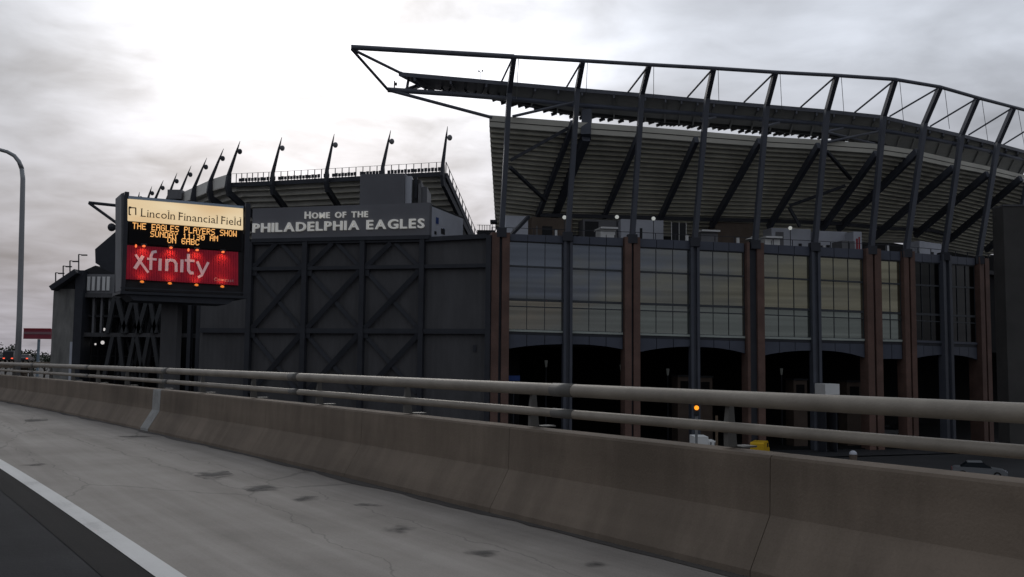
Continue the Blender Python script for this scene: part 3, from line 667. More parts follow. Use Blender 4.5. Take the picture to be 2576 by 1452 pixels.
for i in (1, 2, 3):
    a, b = cols[i] + 8, cols[i + 1] - 8; c = (a + b) / 2
    brace(c - 6, 612, a, 672, .50, .12); brace(c + 6, 612, b, 672, .42, -.12)
    brace(b, 682, a, 826, .55, .12); brace(a, 682, b, 826, .45, -.12)
    brace(b, 842, a, 990, .55, .12); brace(a, 842, b, 990, .45, -.12)
    for (gx, gy) in ((a, 678), (b, 678), (a, 834), (b, 834)):
        A, B = T(gx - 9, 760), T(gx + 9, 760); z_ = T(gx, gy).z; MB().plan(A, B, -.1, .24, z_ - .75, z_ + .75).obj('gusset_plate', M['truss'], tw)
wallbox(1190, 1198, 868, 885, .18, .32, 'vent_panel', M['steel_dark'], tw)
# name panel
npn = thing('name_sign', T(850, 600), 'dark grey sign wall with two lines of raised pale capitals above the braced wall', 'sign')
A, B = T(632, 560), T(1079, 550)
zs = (T(632, 601.5).z, T(632, 526).z, T(1079, 592).z, T(1079, 511).z)
MB().plan(A, B, -.3, .5, zs[0], zs[1], zs[2], zs[3]).obj('panel', M['signwall'], npn)
MB().plan(A, B, -.42, .2, zs[0] - .45, zs[0] - .02, zs[2] - .45, zs[2] - .02).obj('bottom_rail', M['truss'], npn)
t = (B - A); t.z = 0; t.normalize(); nin = Vector((-t.y, t.x, 0))
# return side of the sign block, pale with pictures
A2 = Vector((B.x, B.y, 0)) + nin * .52; B2 = A2 + nin * 8.5 + t * .9
zt2 = zs[3] - .15
ret = MB().plan(A2, B2, 0, .4, TERR - .4, zt2, TERR - .4, zt2 - .2).obj('return_wall', M['pale'], npn)
for u0, u1, z0_, z1_, mm_ in ((.12, .2, 3.6, 4.4, 'blue'), (.28, .4, 2.5, 3.2, 'dark'), (.62, .7, 2.0, 2.5, 'tan'), (.15, .3, .3, 2.0, 'tan'), (.42, .56, .3, 1.9, 'grey'), (.08, .14, 2.2, 2.6, 'dark'), (.35, .38, 2.8, 3.3, 'blue')):
    a, b = A2.lerp(B2, u0), A2.lerp(B2, u1); MB().plan(a, b, -.04, -.005, TERR - .3 + z0_ * .9, TERR - .3 + z1_ * .9).obj('poster', M[mm_], npn)
MB().hexa([Vector((p.x, p.y, z_)) for p, z_ in ((A + nin * .5, zs[1] - .3), (B + nin * .5, zs[3] - .3), (B2 + nin * 0, zt2 - .3), (A + nin * 9, zs[1] - .3))], [Vector((p.x, p.y, z_)) for p, z_ in ((A + nin * .5, zs[1] - .1), (B + nin * .5, zs[3] - .1), (B2, zt2 - .1), (A + nin * 9, zs[1] - .1))]).obj('roof', M['dark'], npn)

# glyphs
GL = {}
def glyph(ch, bold=.0):
    key = (ch, bold)
    if key in GL: return GL[key]
    cu = bpy.data.curves.new('glyph', 'FONT'); cu.body = ch; cu.size = 1; cu.extrude = .5; cu.offset = bold; cu.resolution_u = 3
    o = bpy.data.objects.new('glyph', cu); COL.objects.link(o); bpy.context.view_layer.update()
    me = bpy.data.meshes.new_from_object(o.evaluated_get(bpy.context.evaluated_depsgraph_get()))
    vs = [v.co.copy() for v in me.vertices]; fs = [tuple(p.vertices) for p in me.polygons]
    bpy.data.objects.remove(o); bpy.data.curves.remove(cu); bpy.data.meshes.remove(me)
    x0 = min(v.x for v in vs); x1 = max(v.x for v in vs); GL[key] = (vs, fs, x0, x1); return GL[key]
def write(text, p0, p1, H, nrm, depth, m_, parent, bold=.0, gap=.12, space=.38, small=None, serif=0.0, name='letter'):
    "letters along p0 -> p1 (baseline), capital height H, one mesh per letter"
    CAP = .729; items = []; x = 0
    for i, ch in enumerate(text):
        if ch == ' ': x += space; continue
        sc = 1.0 if small is None or i in small else .84
        vs, fs, a, b = glyph(ch, bold); items.append((ch, x - a * sc, sc, a * sc + x - a * sc, x)); w = (b - a) * sc; x += w + gap
    tot = x - gap; p0 = Vector(p0); U = (Vector(p1) - p0); V = Vector((0, 0, 1)) * (H / CAP); ux = U / tot; nrm = Vector(nrm).normalized()
    for ch, xo, sc, _, xs_ in items:
        vs, fs, a, b = glyph(ch, bold); m = MB()
        m.add([p0 + ux * (v.x * sc + xo) + V * (v.y * sc) + nrm * (depth * (v.z + .5)) for v in vs], fs)
        if serif:
            w_ = b - a; sh_ = serif
            def bar(cx_, y_, half):
                q0 = p0 + ux * (cx_ - half) + V * y_; q1 = p0 + ux * (cx_ + half) + V * y_
                m.hexa([q0, q1, q1 + V * sh_, q0 + V * sh_], [q0 + nrm * depth, q1 + nrm * depth, q1 + V * sh_ + nrm * depth, q0 + V * sh_ + nrm * depth])
            st = .045
            for cx_, y_ in {'L': [(.045, 0), (.045, CAP - sh_)], 'F': [(.045, 0), (.045, CAP - sh_)], 'i': [(w_ / 2, 0)], 'l': [(w_ / 2, 0), (w_ / 2 - .03, .74)], 'n': [(.045, 0), (w_ - .045, 0)], 'd': [(w_ - .06, 0), (w_ - .08, .74)], 'a': [(w_ - .04, 0)]}.get(ch, []):
                bar(xs_ + cx_, y_, .085)
        m.obj(name, m_, parent)
nf = -nin
def N_(px, py): return T(px, py, 0, ref=py) + nf * .31
write('PHILADELPHIA EAGLES', N_(641, 586), N_(1071, 574.5), (N_(641, 563).z - N_(641, 585).z + N_(1069, 549).z - N_(1069, 574).z) / 2, nf, .28, M['letter'], npn, bold=.016, gap=.14, space=.36)
write('HOME OF THE', N_(771, 551.5), N_(929, 547.5), N_(850, 533).z - N_(850, 551).z, nf, .22, M['letter'], npn, bold=.012, gap=.15, space=.42, small={0})

# ------------------------------------------------------------------ stair block behind the sign
sb = thing('stair_block', at_y(985, 600, 118), 'plain grey stair block with pale strips rising behind the sign wall', 'building')
def pxbox(x0, y0, x1, y1, Y, dep, name, m_, parent, zb=None, slope=0.0, **kw):
    a = at_y(x0, (y0 + y1) / 2, Y); b = at_y(x1, (y0 + y1) / 2, Y); b.y += slope * (b.x - a.x); b.x *= b.y / Y
    zt = at_y((x0 + x1) / 2, y0, Y).z; z0 = at_y((x0 + x1) / 2, y1, Y).z if zb is None else zb
    return MB().plan(a, b, 0, dep, z0, zt).obj(name, m_, parent, **kw)
pxbox(905, 439, 1017, 530, 118, 7, 'front_wall', M['signwall'], sb, slope=-.15)
pxbox(1017.5, 443, 1035, 520, 117.6, 6, 'pale_strip', M['pale'], sb)
pxbox(1035.5, 452, 1058, 520, 118.6, 6, 'recess_wall', M['wall'], sb); pxbox(1043, 446, 1050, 500, 118.3, .4, 'window_slot', M['steel_dark'], sb)
pxbox(1052, 462, 1060, 520, 117.9, 6, 'pale_strip', M['grey'], sb); pxbox(1060.5, 470, 1074, 520, 118.1, 6, 'side_wall', M['signwall'], sb)

# ------------------------------------------------------------------ far end stand with light spikes
es = thing('end_stand', at_y(860, 700, 165), 'dark upper stand with leaning light spikes far behind the sign wall', 'grandstand')
EST = [((1117, 424), 140, (5.2, 16.5)), ((966, 436), 143, (5, 16.5)), ((826, 440), 146, (5, 16.5)), ((690, 444), 149, (5.2, 16.5)), ((581, 449), 151, (9.5, 13.5)), ((536, 463), 156, (12.5, 11.5)), ((495, 478), 163, (14, 8)), ((458, 493), 170, (14.5, 6)), ((427, 503), 176, (15, 4)), ((391, 512), 182, (15, 3)), ((371, 516), 187, (15, 2)), ((348, 520), 192, (15, 1))]
ESP = []
for (x, y), Y, dv in EST:
    a = at_y(x, y, Y); a.z = 29.2; ESP.append((a, Vector((a.x + dv[0], a.y + dv[1], a.z - 10.2))))
ne = 14
for k_ in range(ne):
    u0, u1 = k_ / ne, (k_ + 1) / ne
    thick(stand_strip(ESP, (u0 + .004, u0), (u1, u0), (u1, u1)).obj('seating_step', M['soffit2'], es), .06)
def shift(st, dz0, dz1):
    a, b = st; return (a + Vector((0, 0, dz0)), a + Vector((0, 0, dz1)))
# light fascia of the curved part
for i in range(3, len(ESP) - 1):
    if i < 4: continue
    a, b = ESP[i][0], ESP[i + 1][0]
    MB().plan(Vector((b.x, b.y)), Vector((a.x, a.y)), -.12, .1, a.z + .05, a.z + 2.0).obj('fascia_panel', M['curb'], es)
# low parapet of the straight part, seats and railing
for i in range(0, 4):
    a, b = ESP[i + 1][0], ESP[i][0]
    MB().plan(a, b, -.1, .1, a.z - .25, a.z + .45, b.z - .25, b.z + .45).obj('parapet', M['steel_dark'], es)
    n_ = 8; d = b - a; zr = a.z + 1.75
    for j in range(n_):
        p = a + d * (j / n_); MB().box(p.x - .06, p.x + .06, p.y - .06, p.y + .06, p.z + .45, p.z + 1.95).obj('railing_post', M['steel_dark'], es)
    MB().beam(a + Vector((0, 0, 1.95)), b + Vector((0, 0, 1.95)), .05, .05).obj('handrail', M['steel_dark'], es)
    m = MB(); k0, k1 = (0.02, .98) if i != 3 else (.12, .98)
    nn = int(d.length * (k1 - k0) / .55)
    tt = Vector((d.x, d.y, 0)).normalized(); nn_ = Vector((-tt.y, tt.x, 0))
    for j in range(nn):
        u = k0 + (k1 - k0) * j / nn
        if i == 1 and .44 < u < .52 or i == 2 and .78 < u < .86: continue
        p = a + d * u + nn_ * .8; m.plan(p, p + tt * .46, 0, .1, p.z + .78, p.z + 1.3 + (.06 if j % 2 else 0)); m.plan(p + tt * .19, p + tt * .27, 0, .1, p.z + .3, p.z + .78)
    m.obj('seat_row', M['steel_dark'], es, kind='stuff')
# sloping right edge with stepped rail
a, b = ESP[0]; a = a + Vector((.3, 0, 0)); b = b + (b - a) * .35
for j in range(16):
    p = a.lerp(b, j / 15.0); MB().box(p.x - .07, p.x + .07, p.y - .07, p.y + .07, p.z - .2, p.z + 1.95).obj('railing_post', M['steel_dark'], es)
MB().beam(a + Vector((0, 0, 1.95)), b + Vector((0, 0, 1.95)), .07, .07).obj('handrail', M['steel_dark'], es)
MB().beam(a + Vector((0, 0, -.1)), b + Vector((0, 0, -.1)), .4, .9).obj('edge_beam', M['steel_dark'], es)
thick(stand_strip([ESP[0], (Vector((a.x, a.y, 12)), Vector((b.x, b.y, 12)))], (.35, .35), (1.3, 1.3)).obj('side_infill', M['dark'], es), .1)
# light spikes: tapered fin, bulged knee at the deck edge, raker below
FIN = [((1126, 318), 0), ((983, 328), 1), ((841, 337), 2), ((709, 345), 3), ((604, 355), 4), ((562.6, 374), 5), ((520.5, 397), 6), ((481, 417), 7), ((445.5, 435), 8), ((411, 454), 9), ((382, 469), 10), ((351, 483), 11)]
for (tx, ty), i in FIN:
    a, b = ESP[i]; Y = a.y; top = at_y(tx, ty, Y - 1.0); dirn = Vector((b.x - a.x, b.y - a.y, 0)).normalized()
    base_ = a - dirn * .5 + Vector((0, 0, 1.6)); knee = a - dirn * .55 + Vector((0, 0, -.3)); m = MB()
    def tb(m, P_, ws):
        n_ = len(P_); sdv = Vector((-dirn.y, dirn.x, 0)); k0 = len(m.v)
        for q_, (w, h) in zip(P_, ws):
            m.v += [q_ + sdv * w / 2 - dirn * h / 2, q_ - sdv * w / 2 - dirn * h / 2, q_ - sdv * w / 2 + dirn * h / 2, q_ + sdv * w / 2 + dirn * h / 2]
        for r_ in range(n_ - 1):
            for j in range(4): m.f.append((k0 + 4 * r_ + j, k0 + 4 * r_ + (j + 1) % 4, k0 + 4 * r_ + 4 + (j + 1) % 4, k0 + 4 * r_ + 4 + j))
        m.f += [(k0, k0 + 1, k0 + 2, k0 + 3), tuple(k0 + 4 * (n_ - 1) + j for j in (3, 2, 1, 0))]
    tb(m, [top, top.lerp(base_, .3), base_, knee, knee + dirn * .5 + Vector((0, 0, -1.6))], [(.05, .05), (.24, .30), (.40, .58), (.5, 1.0), (.5, .95)])
    fin = m.obj('light_spike', M['steel_dark'], es)
    MB().beam(knee + dirn * .6 + Vector((0, 0, -1.2)), b + Vector((0, 0, -1.0)), .55, 1.0).obj('raker_beam', M['steel_dark'], es)
    c = top.lerp(base_, .30) + Vector((.55, -.1, -.05))
    MB().ball(c, .40, 10, 7, 1.15).beam(top.lerp(base_, .32), c, .12).obj('lamp_dish', M['grey'] if i < 4 else M['steel_dark'], fin, smooth=True)
MB().beam(at_y(640, 509, 158), at_y(905, 501, 156), .8, .9).obj('ring_beam', M['pale'], es)
# ground floor mass below and stair edge
MB().plan(at_y(560, 500, 170), at_y(1215, 500, 160), 0, 3, GZ, 19.0).obj('rear_wall', M['dark'], es)
pxbox(714, 513, 757, 524, 165, .3, 'pale_board', M['pale'], es); pxbox(1139, 492, 1145, 600, 150, .5, 'support_post', M['steel_galv'], es)
pxbox(421, 477, 456, 500, 168, 3, 'rear_box', M['grey'], es)
# terrace rail and small shelter in the gap between the two stands
gp = thing('terrace_fence', at_y(1222, 585, 112), 'short dark fence on the terrace in the gap beside the grandstand edge', 'fence')
pxbox(1200, 579, 1246, 600, 112, .3, 'curb', M['dark'], gp)
for x in (1206, 1213, 1219, 1225, 1231, 1239): pxbox(x - .7, 565 + (x % 3), x + .7, 582, 112, .08, 'railing_post', M['steel_dark'], gp)
pxbox(1200, 566, 1233, 567, 112.05, .05, 'handrail', M['steel_dark'], gp)
sh_ = thing('roof_shelter', at_y(1240, 580, 113), 'tiny flat-roofed shelter at the lower left edge of the grandstand', 'shelter')
pxbox(1233, 553, 1250, 559, 113, 2, 'roof', M['steel_dark'], sh_); pxbox(1234, 559.5, 1235.5, 582, 113.1, .1, 'post', M['steel_dark'], sh_); pxbox(1246, 559.5, 1247.5, 582, 113.1, .1, 'post', M['steel_dark'], sh_)

# ------------------------------------------------------------------ stalls and lamps on the terrace
def onT(px, py, off): return hit(FAC, px, py, off)
def stall(x0, x1, y0, off, m_, label, cat, name, roof=None, opening=None, posts=False, extras=()):
    A, B = onT(x0, 600, off), onT(x1, 600, off); zt = onT((x0 + x1) / 2, y0, off).z; c = (A + B) / 2
    o = thing(name, (c.x, c.y, TERR), label, cat, 'stalls and walls on the grandstand terrace')
    if posts:
        d = B - A; m = MB()
        for u in (0, .5, .97): m.plan(A + d * u, A + d * (u + .03), 0, .08, TERR, zt)
        m.obj('frame_post', M['white'], o); MB().plan(A, B, .1, .2, TERR, zt - .1).obj('back_board', m_, o)
    else: MB().plan(A, B, 0, 2.4, TERR, zt).obj('wall', m_, o)
    d = B - A; h = zt - TERR
    if roof: MB().plan(A - d * .05, B + d * .05, -.5, 2.6, zt + .01, zt + .22).obj('roof', M[roof], o)
    if opening:
        for u0, u1, v0, v1, mm_ in opening: MB().plan(A + d * u0, A + d * u1, -.05, -.01, TERR + h * v0, TERR + h * v1).obj('panel', M[mm_], o)
    return o
stall(1272, 1328, 543, 9, M['pale'], 'pale grey wall behind the first brick pier on the terrace', 'wall', 'terrace_wall', opening=[(.68, .96, .06, .3, 'white')])
stall(1338, 1440, 548, 13, M['tan'], 'dark tan wall left of the second mast on the terrace', 'wall', 'terrace_wall', opening=[(.1, .14, .1, .8, 'grey'), (.6, .66, .1, .5, 'white'), (.25, .5, .3, .8, 'dark')])
stall(1467, 1552, 553, 12, M['grey'], 'grey service wall with dark hatch right of the second mast', 'wall', 'terrace_wall', opening=[(.05, .45, .45, .95, 'dark'), (.5, .9, .62, .7, 'white')])
stall(1511, 1550, 577, 6, M['white'], 'small white counter with a slab top just left of the second brick pier', 'kiosk', 'kiosk', roof='white', opening=[(.34, .37, .0, .8, 'dark'), (.88, .92, 0, .8, 'dark')])
stall(1562, 1669, 553, 11, M['pale'], 'long pale wall with dark notices behind the second brick pier', 'wall', 'terrace_wall', opening=[(.44, .5, .55, .8, 'dark'), (.68, .86, .4, .52, 'dark'), (.08, .14, .1, .5, 'red')])
stall(1689, 1727, 559, 8, M['dark'], 'dark stall with white corner posts left of the fourth mast', 'stall', 'market_stall', posts=True)
stall(1764, 1806, 584, 7, M['grey'], 'low grey stand under double white shelves right of the fourth mast', 'stall', 'market_stall', roof='white', opening=[(.1, .35, .1, .5, 'white'), (.5, .7, .1, .5, 'white')])
stall(1800, 1895, 560, 14, M['tan'], 'dim brown wall left of the fifth mast on the terrace', 'wall', 'terrace_wall')
stall(1925, 1962, 600, 5, M['white'], 'white kiosk with a slab roof right of the third brick pier', 'kiosk', 'kiosk', roof='white', opening=[(.4, .43, 0, .9, 'dark')])
stall(1941, 2040, 575, 12, M['pale'], 'pale wall with one dark notice left of the sixth mast', 'wall', 'terrace_wall', opening=[(.68, .76, .35, .62, 'dark'), (.1, .3, .5, .9, 'grey')])
stall(2055, 2131, 582, 11, M['pale'], 'pale wall with scribbled lettering right of the sixth mast', 'wall', 'terrace_wall', opening=[(.12, .18, .5, .6, 'dark'), (.22, .26, .52, .6, 'white'), (.3, .42, .55, .62, 'dark'), (.5, .95, .1, .4, 'grey')])
stall(2118, 2150, 606, 6, M['grey'], 'stack of grey crates left of the seventh mast', 'crates', 'crate_pile', opening=[(.48, .52, 0, 1, 'dark')])
stall(2147, 2168, 583, 9, M['pale'], 'upright pale banner with a red mark left of the seventh mast', 'banner', 'banner', opening=[(.3, .5, .3, .8, 'red'), (.6, .75, .4, .85, 'red')])
stall(2313, 2368, 610, 10, M['pale'], 'pale poster wall between the two right-hand masts', 'wall', 'terrace_wall', opening=[(.15, .3, .0, .6, 'tan'), (.5, .62, .3, .7, 'dark'), (.7, .95, .05, .4, 'grey')])
# patio umbrella
p = onT(1893, 612, 3); um = thing('patio_umbrella', (p.x, p.y, TERR), 'white patio umbrella standing above the third brick pier', 'umbrella')
zt = onT(1893, 595, 3).z
m = MB(); m.v = [Vector((p.x, p.y, zt))]
for k_ in range(8):
    t_ = k_ * math.pi / 4; m.v.append(Vector((p.x + .85 * math.cos(t_), p.y + .85 * math.sin(t_), zt - .38)))
m.f = [(0, 1 + k_, 1 + (k_ + 1) % 8) for k_ in range(8)]; thick(m.obj('canopy', M['white'], um), .03)
MB().tube([(p.x, p.y, TERR), (p.x, p.y, zt - .05)], .06, 8).obj('pole', M['white'], um)
GLOBE = emis('globe_glass', (.75, .78, .74), .45)
for (x, y, w_) in ((1420, 547, 'just left of the second mast'), (1432, 545, 'right on the second mast'), (1552, 546, 'left of the third mast'), (1644, 550, 'midway between third and fourth masts'), (1905, 572, 'beside the fifth mast'), (1988, 574, 'midway between fifth and sixth masts')):
    p = onT(x, y, 7); o = thing('globe_lamp', (p.x, p.y, TERR), 'small white globe lamp on a thin post ' + w_, 'lamp', 'globe lamps on the terrace')
    MB().ball(p, .24, 10, 7).obj('globe', GLOBE, o, smooth=True); MB().tube([(p.x, p.y, TERR), (p.x, p.y, p.z - .2)], .05, 6).obj('post', M['steel_dark'], o)
for (x, w_) in ((1398, 'left of the second mast'), (1728, 'left of the fourth mast'), (1856, 'left of the white umbrella'), (2232, 'right of the seventh mast')):
    p = onT(x, 600, 2.5); y0 = lerp(TOPL, x) - 13; zt = onT(x, y0, 2.5).z; o = thing('litter_bin', (p.x, p.y, TERR), 'slim white litter bin behind the terrace rail ' + w_, 'bin', 'white bins behind the terrace rail')
    MB().tube([(p.x, p.y, TERR), (p.x, p.y, zt)], .19, 10).obj('body', M['white'], o); MB().tube([(p.x, p.y, zt + .005), (p.x, p.y, zt + .08)], .22, 10).obj('lid', M['grey'], o)

# things under the arches
for (x, y, w_) in ((1374, 914, 'in the first arch left of the column'), (1563, 925, 'in the first arch near the second pier'), (1680, 935, 'in the second arch left of the column'), (1966, 934, 'in the third arch left of the column')):
    p = onT(x, y, 6); o = thing('lantern', (p.x, p.y, GZ + .2), 'pale lantern on a post ' + w_, 'lamp', 'lanterns under the arches')
    MB().tube([(p.x, p.y, p.z - .45), (p.x, p.y, p.z + .35)], [.1, .2], 8).obj('lamp_glass', mat('lantern_glass', (.22, .23, .22), .4, var=0, emit=(.6, .65, .62), estr=.02), o)
    MB().tube([(p.x, p.y, GZ + .2), (p.x, p.y, p.z - .46)], .07, 8).obj('post', M['steel_dark'], o)
def booth(x0, x1, y0, off, m_, label, name='ticket_booth', cat='booth'):
    A, B = onT(x0, 960, off), onT(x1, 960, off); zt = onT(x0, y0, off).z; c = (A + B) / 2; d = B - A; o = thing(name, (c.x, c.y, GZ + .2), label, cat)
    MB().plan(A, B, 0, 2, GZ + .2, zt).obj('wall', m_, o); MB().plan(A - d * .04, B + d * .04, -.2, 2.2, zt + .01, zt + .2).obj('roof', M['dark'], o)
    MB().plan(A + d * .2, A + d * .8, -.04, -.005, zt - 1.6, zt - .5).obj('window', M['black'], o)
booth(1705, 1738, 948, 4, M['booth'], 'dim tan booth in the second arch left of the column')
booth(1756, 1792, 950, 4, M['booth'], 'dim tan booth in the second arch right of the column')
booth(1996, 2030, 957, 4, M['booth'], 'dim tan booth in the third arch left of the column')
booth(2130, 2168, 962, 4, M['booth'], 'dim tan booth in the third arch right of the white trailer')
p0, p1 = onT(1280, 948, 2), onT(1308, 948, 2); o = thing('notice_board', ((p0.x + p1.x) / 2, p0.y, GZ), 'small blue notice board at the foot of the first arch', 'sign')
MB().plan(p0, p1, 0, .1, onT(1290, 958, 2).z, onT(1290, 945, 2).z).obj('panel', M['blue'], o); MB().box(p0.x + .5, p0.x + .6, p0.y + .2, p0.y + .3, GZ, onT(1290, 945, 2).z).obj('post', M['steel_dark'], o)
# white trailer in front of the arches
A, B = onT(2076, 980, -3), onT(2112, 980, -3); d = B - A; zt = onT(2085, 966, -3).z; zb = onT(2085, 993, -3).z
tr = thing('box_trailer', ((A.x + B.x) / 2, A.y, GZ), 'plain white box trailer parked below the third glass bay', 'trailer')
MB().plan(A, B, 0, 2.3, zb, zt).obj('body', M['white'], tr); MB().plan(A + d * .04, B - d * .04, .05, 2.2, zb - .3, zb - .01).obj('chassis', M['dark'], tr)
MB().plan(A + d * .1, A + d * .14, .3, 2, GZ, zb - .31).plan(A + d * .86, A + d * .9, .3, 2, GZ, zb - .31).obj('support_frame', M['steel_dark'], tr)

# ------------------------------------------------------------------ tower at the right edge
to = thing('corner_tower', at_y(2560, 760, 104), 'plain dark grey tower cut off by the right edge of the picture', 'tower')
pxbox(2529, 520, 2700, 900, 104, 2.4, 'wall', M['towerwall'], to, zb=GZ); pxbox(2524, 515, 2702, 519.5, 103.9, 2.6, 'cap', M['wall'], to)

# ------------------------------------------------------------------ left corner building
cb = thing('corner_building', at_y(250, 900, 132), 'dark open-framed stadium corner with slanted struts behind the roadside sign', 'building')
YB = 132
pxbox(130, 727, 184, 950, YB - 1, 6, 'mural_wall', mat('mural_wall', (.13, .13, .125), .7, col2=(.34, .33, .31), scale=.5, stretch=(1.4, 1, .35)), cb, zb=GZ)
pxbox(174, 860, 182, 950, YB - 1.3, .25, 'pale_edge', M['pale'], cb, zb=GZ)
MB().beam(at_y(137, 727, YB - 1.5), at_y(200, 684, YB - 1.5), 2.5, .7).obj('roof_edge', M['steel_dark'], cb)
MB().prism([at_y(132, 727, YB - .9), at_y(184, 727, YB - .9), at_y(200, 688, YB - .9)], (0, 4, 0)).obj('gable', M['dark'], cb)
pxbox(184.5, 680, 205, 950, YB - 1.6, 3, 'column', M['steel_dark'], cb, zb=GZ)
pxbox(206, 690, 300, 738, YB - .5, .5, 'louvre_panel', M['grey'], cb)
for x in (219, 231, 244, 257, 268): pxbox(x, 696, x + 7, 731, YB - .75, .2, 'louvre', M['white'], cb)
MB().prism([at_y(x, y, YB) for x, y in ((239, 627), (300, 575), (312, 600), (312, 745), (288, 735), (250, 668), (240, 662))], (0, 5, 0)).obj('stair_flank', M['steel_dark'], cb)
MB().prism([at_y(x, y, YB - .3) for x, y in ((206, 683), (240, 668), (290, 690), (206, 690))], (0, 4, 0)).obj('sloping_roof', M['dark'], cb)
pxbox(205.5, 739, 430, 749, YB - .9, 6, 'floor_slab', M['wall'], cb); pxbox(206, 838, 500, 848, YB - .8, 6, 'floor_slab', M['wall'], cb); pxbox(206, 792, 300, 798, YB + .2, 6, 'floor_slab', M['dark'], cb)
pxbox(206, 740, 520, 950, YB + 8, .4, 'back_wall', M['black'], cb, zb=GZ)
for x in (214, 232, 252, 272): pxbox(x, 749, x + 5, 838, YB, .6, 'pilaster', M['grey'], cb)
for (xa, xb) in ((288, 270), (296, 318), (336, 308), (340, 352), (372, 346), (378, 392), (412, 384)):
    MB().beam(at_y(xa, 750, YB - 1), at_y(xb, 838, YB - 1), .55, .55).obj('slanted_strut', M['strut'], cb)
for (xa, xb) in ((284, 262), (300, 312), (338, 318), (344, 362), (374, 354), (386, 402)):
    MB().beam(at_y(xa, 848, YB - 1), at_y(xb, 950, YB - 1), .5, .5).obj('slanted_strut', M['strut'], cb)
for (xa, xb) in ((318, 300), (326, 346), (358, 338), (390, 372), (402, 424)):
    MB().beam(at_y(xa, 750, YB + 2.5), at_y(xb, 838, YB + 2.5), .4, .4).obj('slanted_strut', M['strut'], cb)
    MB().beam(at_y(xa - 6, 848, YB + 2.5), at_y(xb - 4, 950, YB + 2.5), .4, .4).obj('slanted_strut', M['strut'], cb)
for x in (222, 246, 290, 330, 362, 398): pxbox(x, 749, x + 4, 950, YB + 5, .5, 'inner_column', M['strut'], cb, zb=GZ)
for y in (775, 812, 870, 895): pxbox(206, y, 430, y + 3, YB + 5.6, .3, 'inner_rail', M['strut'], cb)
for x in (440, 470, 492): pxbox(x, 745, x + 9, 950, YB - 2, 1, 'column', M['steel_dark'], cb, zb=GZ)
WL = emis('concourse_light', (.95, .9, .88), .6)
for (x, y, r_) in ((262, 829, .22), (258, 862, .28), (240, 866, .15)):
    MB().ball(at_y(x, y, YB + 2), r_, 8, 6).obj('wall_light', WL, cb)
for i, (x, y0, y1) in enumerate(((140, 686, 724), (159, 669, 712), (176, 656, 702), (198, 640, 690))):
    p = at_y(x, y1, YB + 1); q_ = at_y(x, y0, YB + 1); r_ = at_y(x + 14, y0 + 2, YB + 1)
    o = thing('light_pole', p, ('leftmost', 'second from left', 'third from left', 'rightmost')[i] + ' of four thin light poles above the sloping roof edge', 'light pole', 'light poles above the corner roof')
    MB().tube([p, q_], .09, 6).obj('pole', M['wall'], o); MB().tube([q_, r_], .07, 6).obj('arm', M['wall'], o); MB().box(-.4, .4, -.15, .15, -.1, .08).obj('lamp_head', M['wall'], o).location = r_
ft = thing('far_roof_truss', at_y(250, 515, 175), 'small pointed steel truss tip of the far roof, left of the sign posts', 'truss')
MB().tube([at_y(224, 510, 175), at_y(300, 518, 175)], .3, 8).obj('top_chord', M['steel_dark'], ft); MB().tube([at_y(224, 511, 175), at_y(300, 566, 175)], .28, 8).obj('diagonal', M['steel_dark'], ft)
MB().ball(at_y(281, 572, 175), .8, 8, 6).obj('joint', M['steel_dark'], ft)

# ------------------------------------------------------------------ roadside message sign
SA, SB = pt(312, 75.0), None
sdir = Vector((.854, .52))
def SP(px, py, off=0.0):
    "point on the sign face; off metres in front of it"
    nrm_ = Vector((.52, -.854)); A = SA + nrm_ * off; d = ray(px, py)
    den = d.x * sdir.y - d.y * sdir.x; t_ = (A.x * sdir.y - A.y * sdir.x) / den; return EYE + d * t_
SN = Vector((.52, -.854, 0)); SU = Vector((sdir.x, sdir.y, 0))
c = SP(447, 760); sg = thing('message_sign', (c.x, c.y, GZ), 'big lit roadside sign with cream header, amber text and red panel on one post', 'sign')
def sface(x0, yl0, yl1, x1, yr0, yr1, off, th, name, m_, parent=None, **kw):
    a, b, c_, d = SP(x0, yl1, off), SP(x1, yr1, off), SP(x1, yr0, off), SP(x0, yl0, off); v = -SN * th
    return MB().hexa([a, b, c_, d], [a + v, b + v, c_ + v, d + v]).obj(name, m_, parent or sg, **kw)
sface(316, 492, 731, 613, 518, 745, -.25, 3.2, 'cabinet', M['dark'])
sface(323, 493, 500, 612.5, 518.5, 524.5, 0, .24, 'top_trim', mat('pale_blue_trim', (.42, .50, .60), .5, var=.05))
hm = bpy.data.materials.new('lit_header'); hm.use_nodes = True
hn = hm.node_tree.nodes; hb = hn['Principled BSDF']; hb.inputs['Base Color'].default_value = (.6, .5, .35, 1)
gg = hn.new('ShaderNodeTexCoord'); hsx = hn.new('ShaderNodeTexNoise'); hsx.inputs['Scale'].default_value = 1.1; hsx.inputs['Detail'].default_value = 1
hm.node_tree.links.new(gg.outputs['Generated'], hsx.inputs['Vector']); hr = hn.new('ShaderNodeValToRGB'); hr.color_ramp.elements[0].position = .3; hr.color_ramp.elements[0].color = (.85, .56, .27, 1); hr.color_ramp.elements[1].position = .62; hr.color_ramp.elements[1].color = (1, .80, .50, 1)
hm.node_tree.links.new(hsx.outputs['Fac'], hr.inputs[0]); hm.node_tree.links.new(hr.outputs[0], hb.inputs['Emission Color']); hb.inputs['Emission Strength'].default_value = .68
sface(321, 500.5, 555, 611.5, 525, 578.5, .02, .25, 'header_panel', hm)
INK = mat('dark_lettering', (.02, .013, .01), .7, var=0)
def sline(xa, ya, xb, yb, off=.03): return SP(xa, ya, off), SP(xb, yb, off)
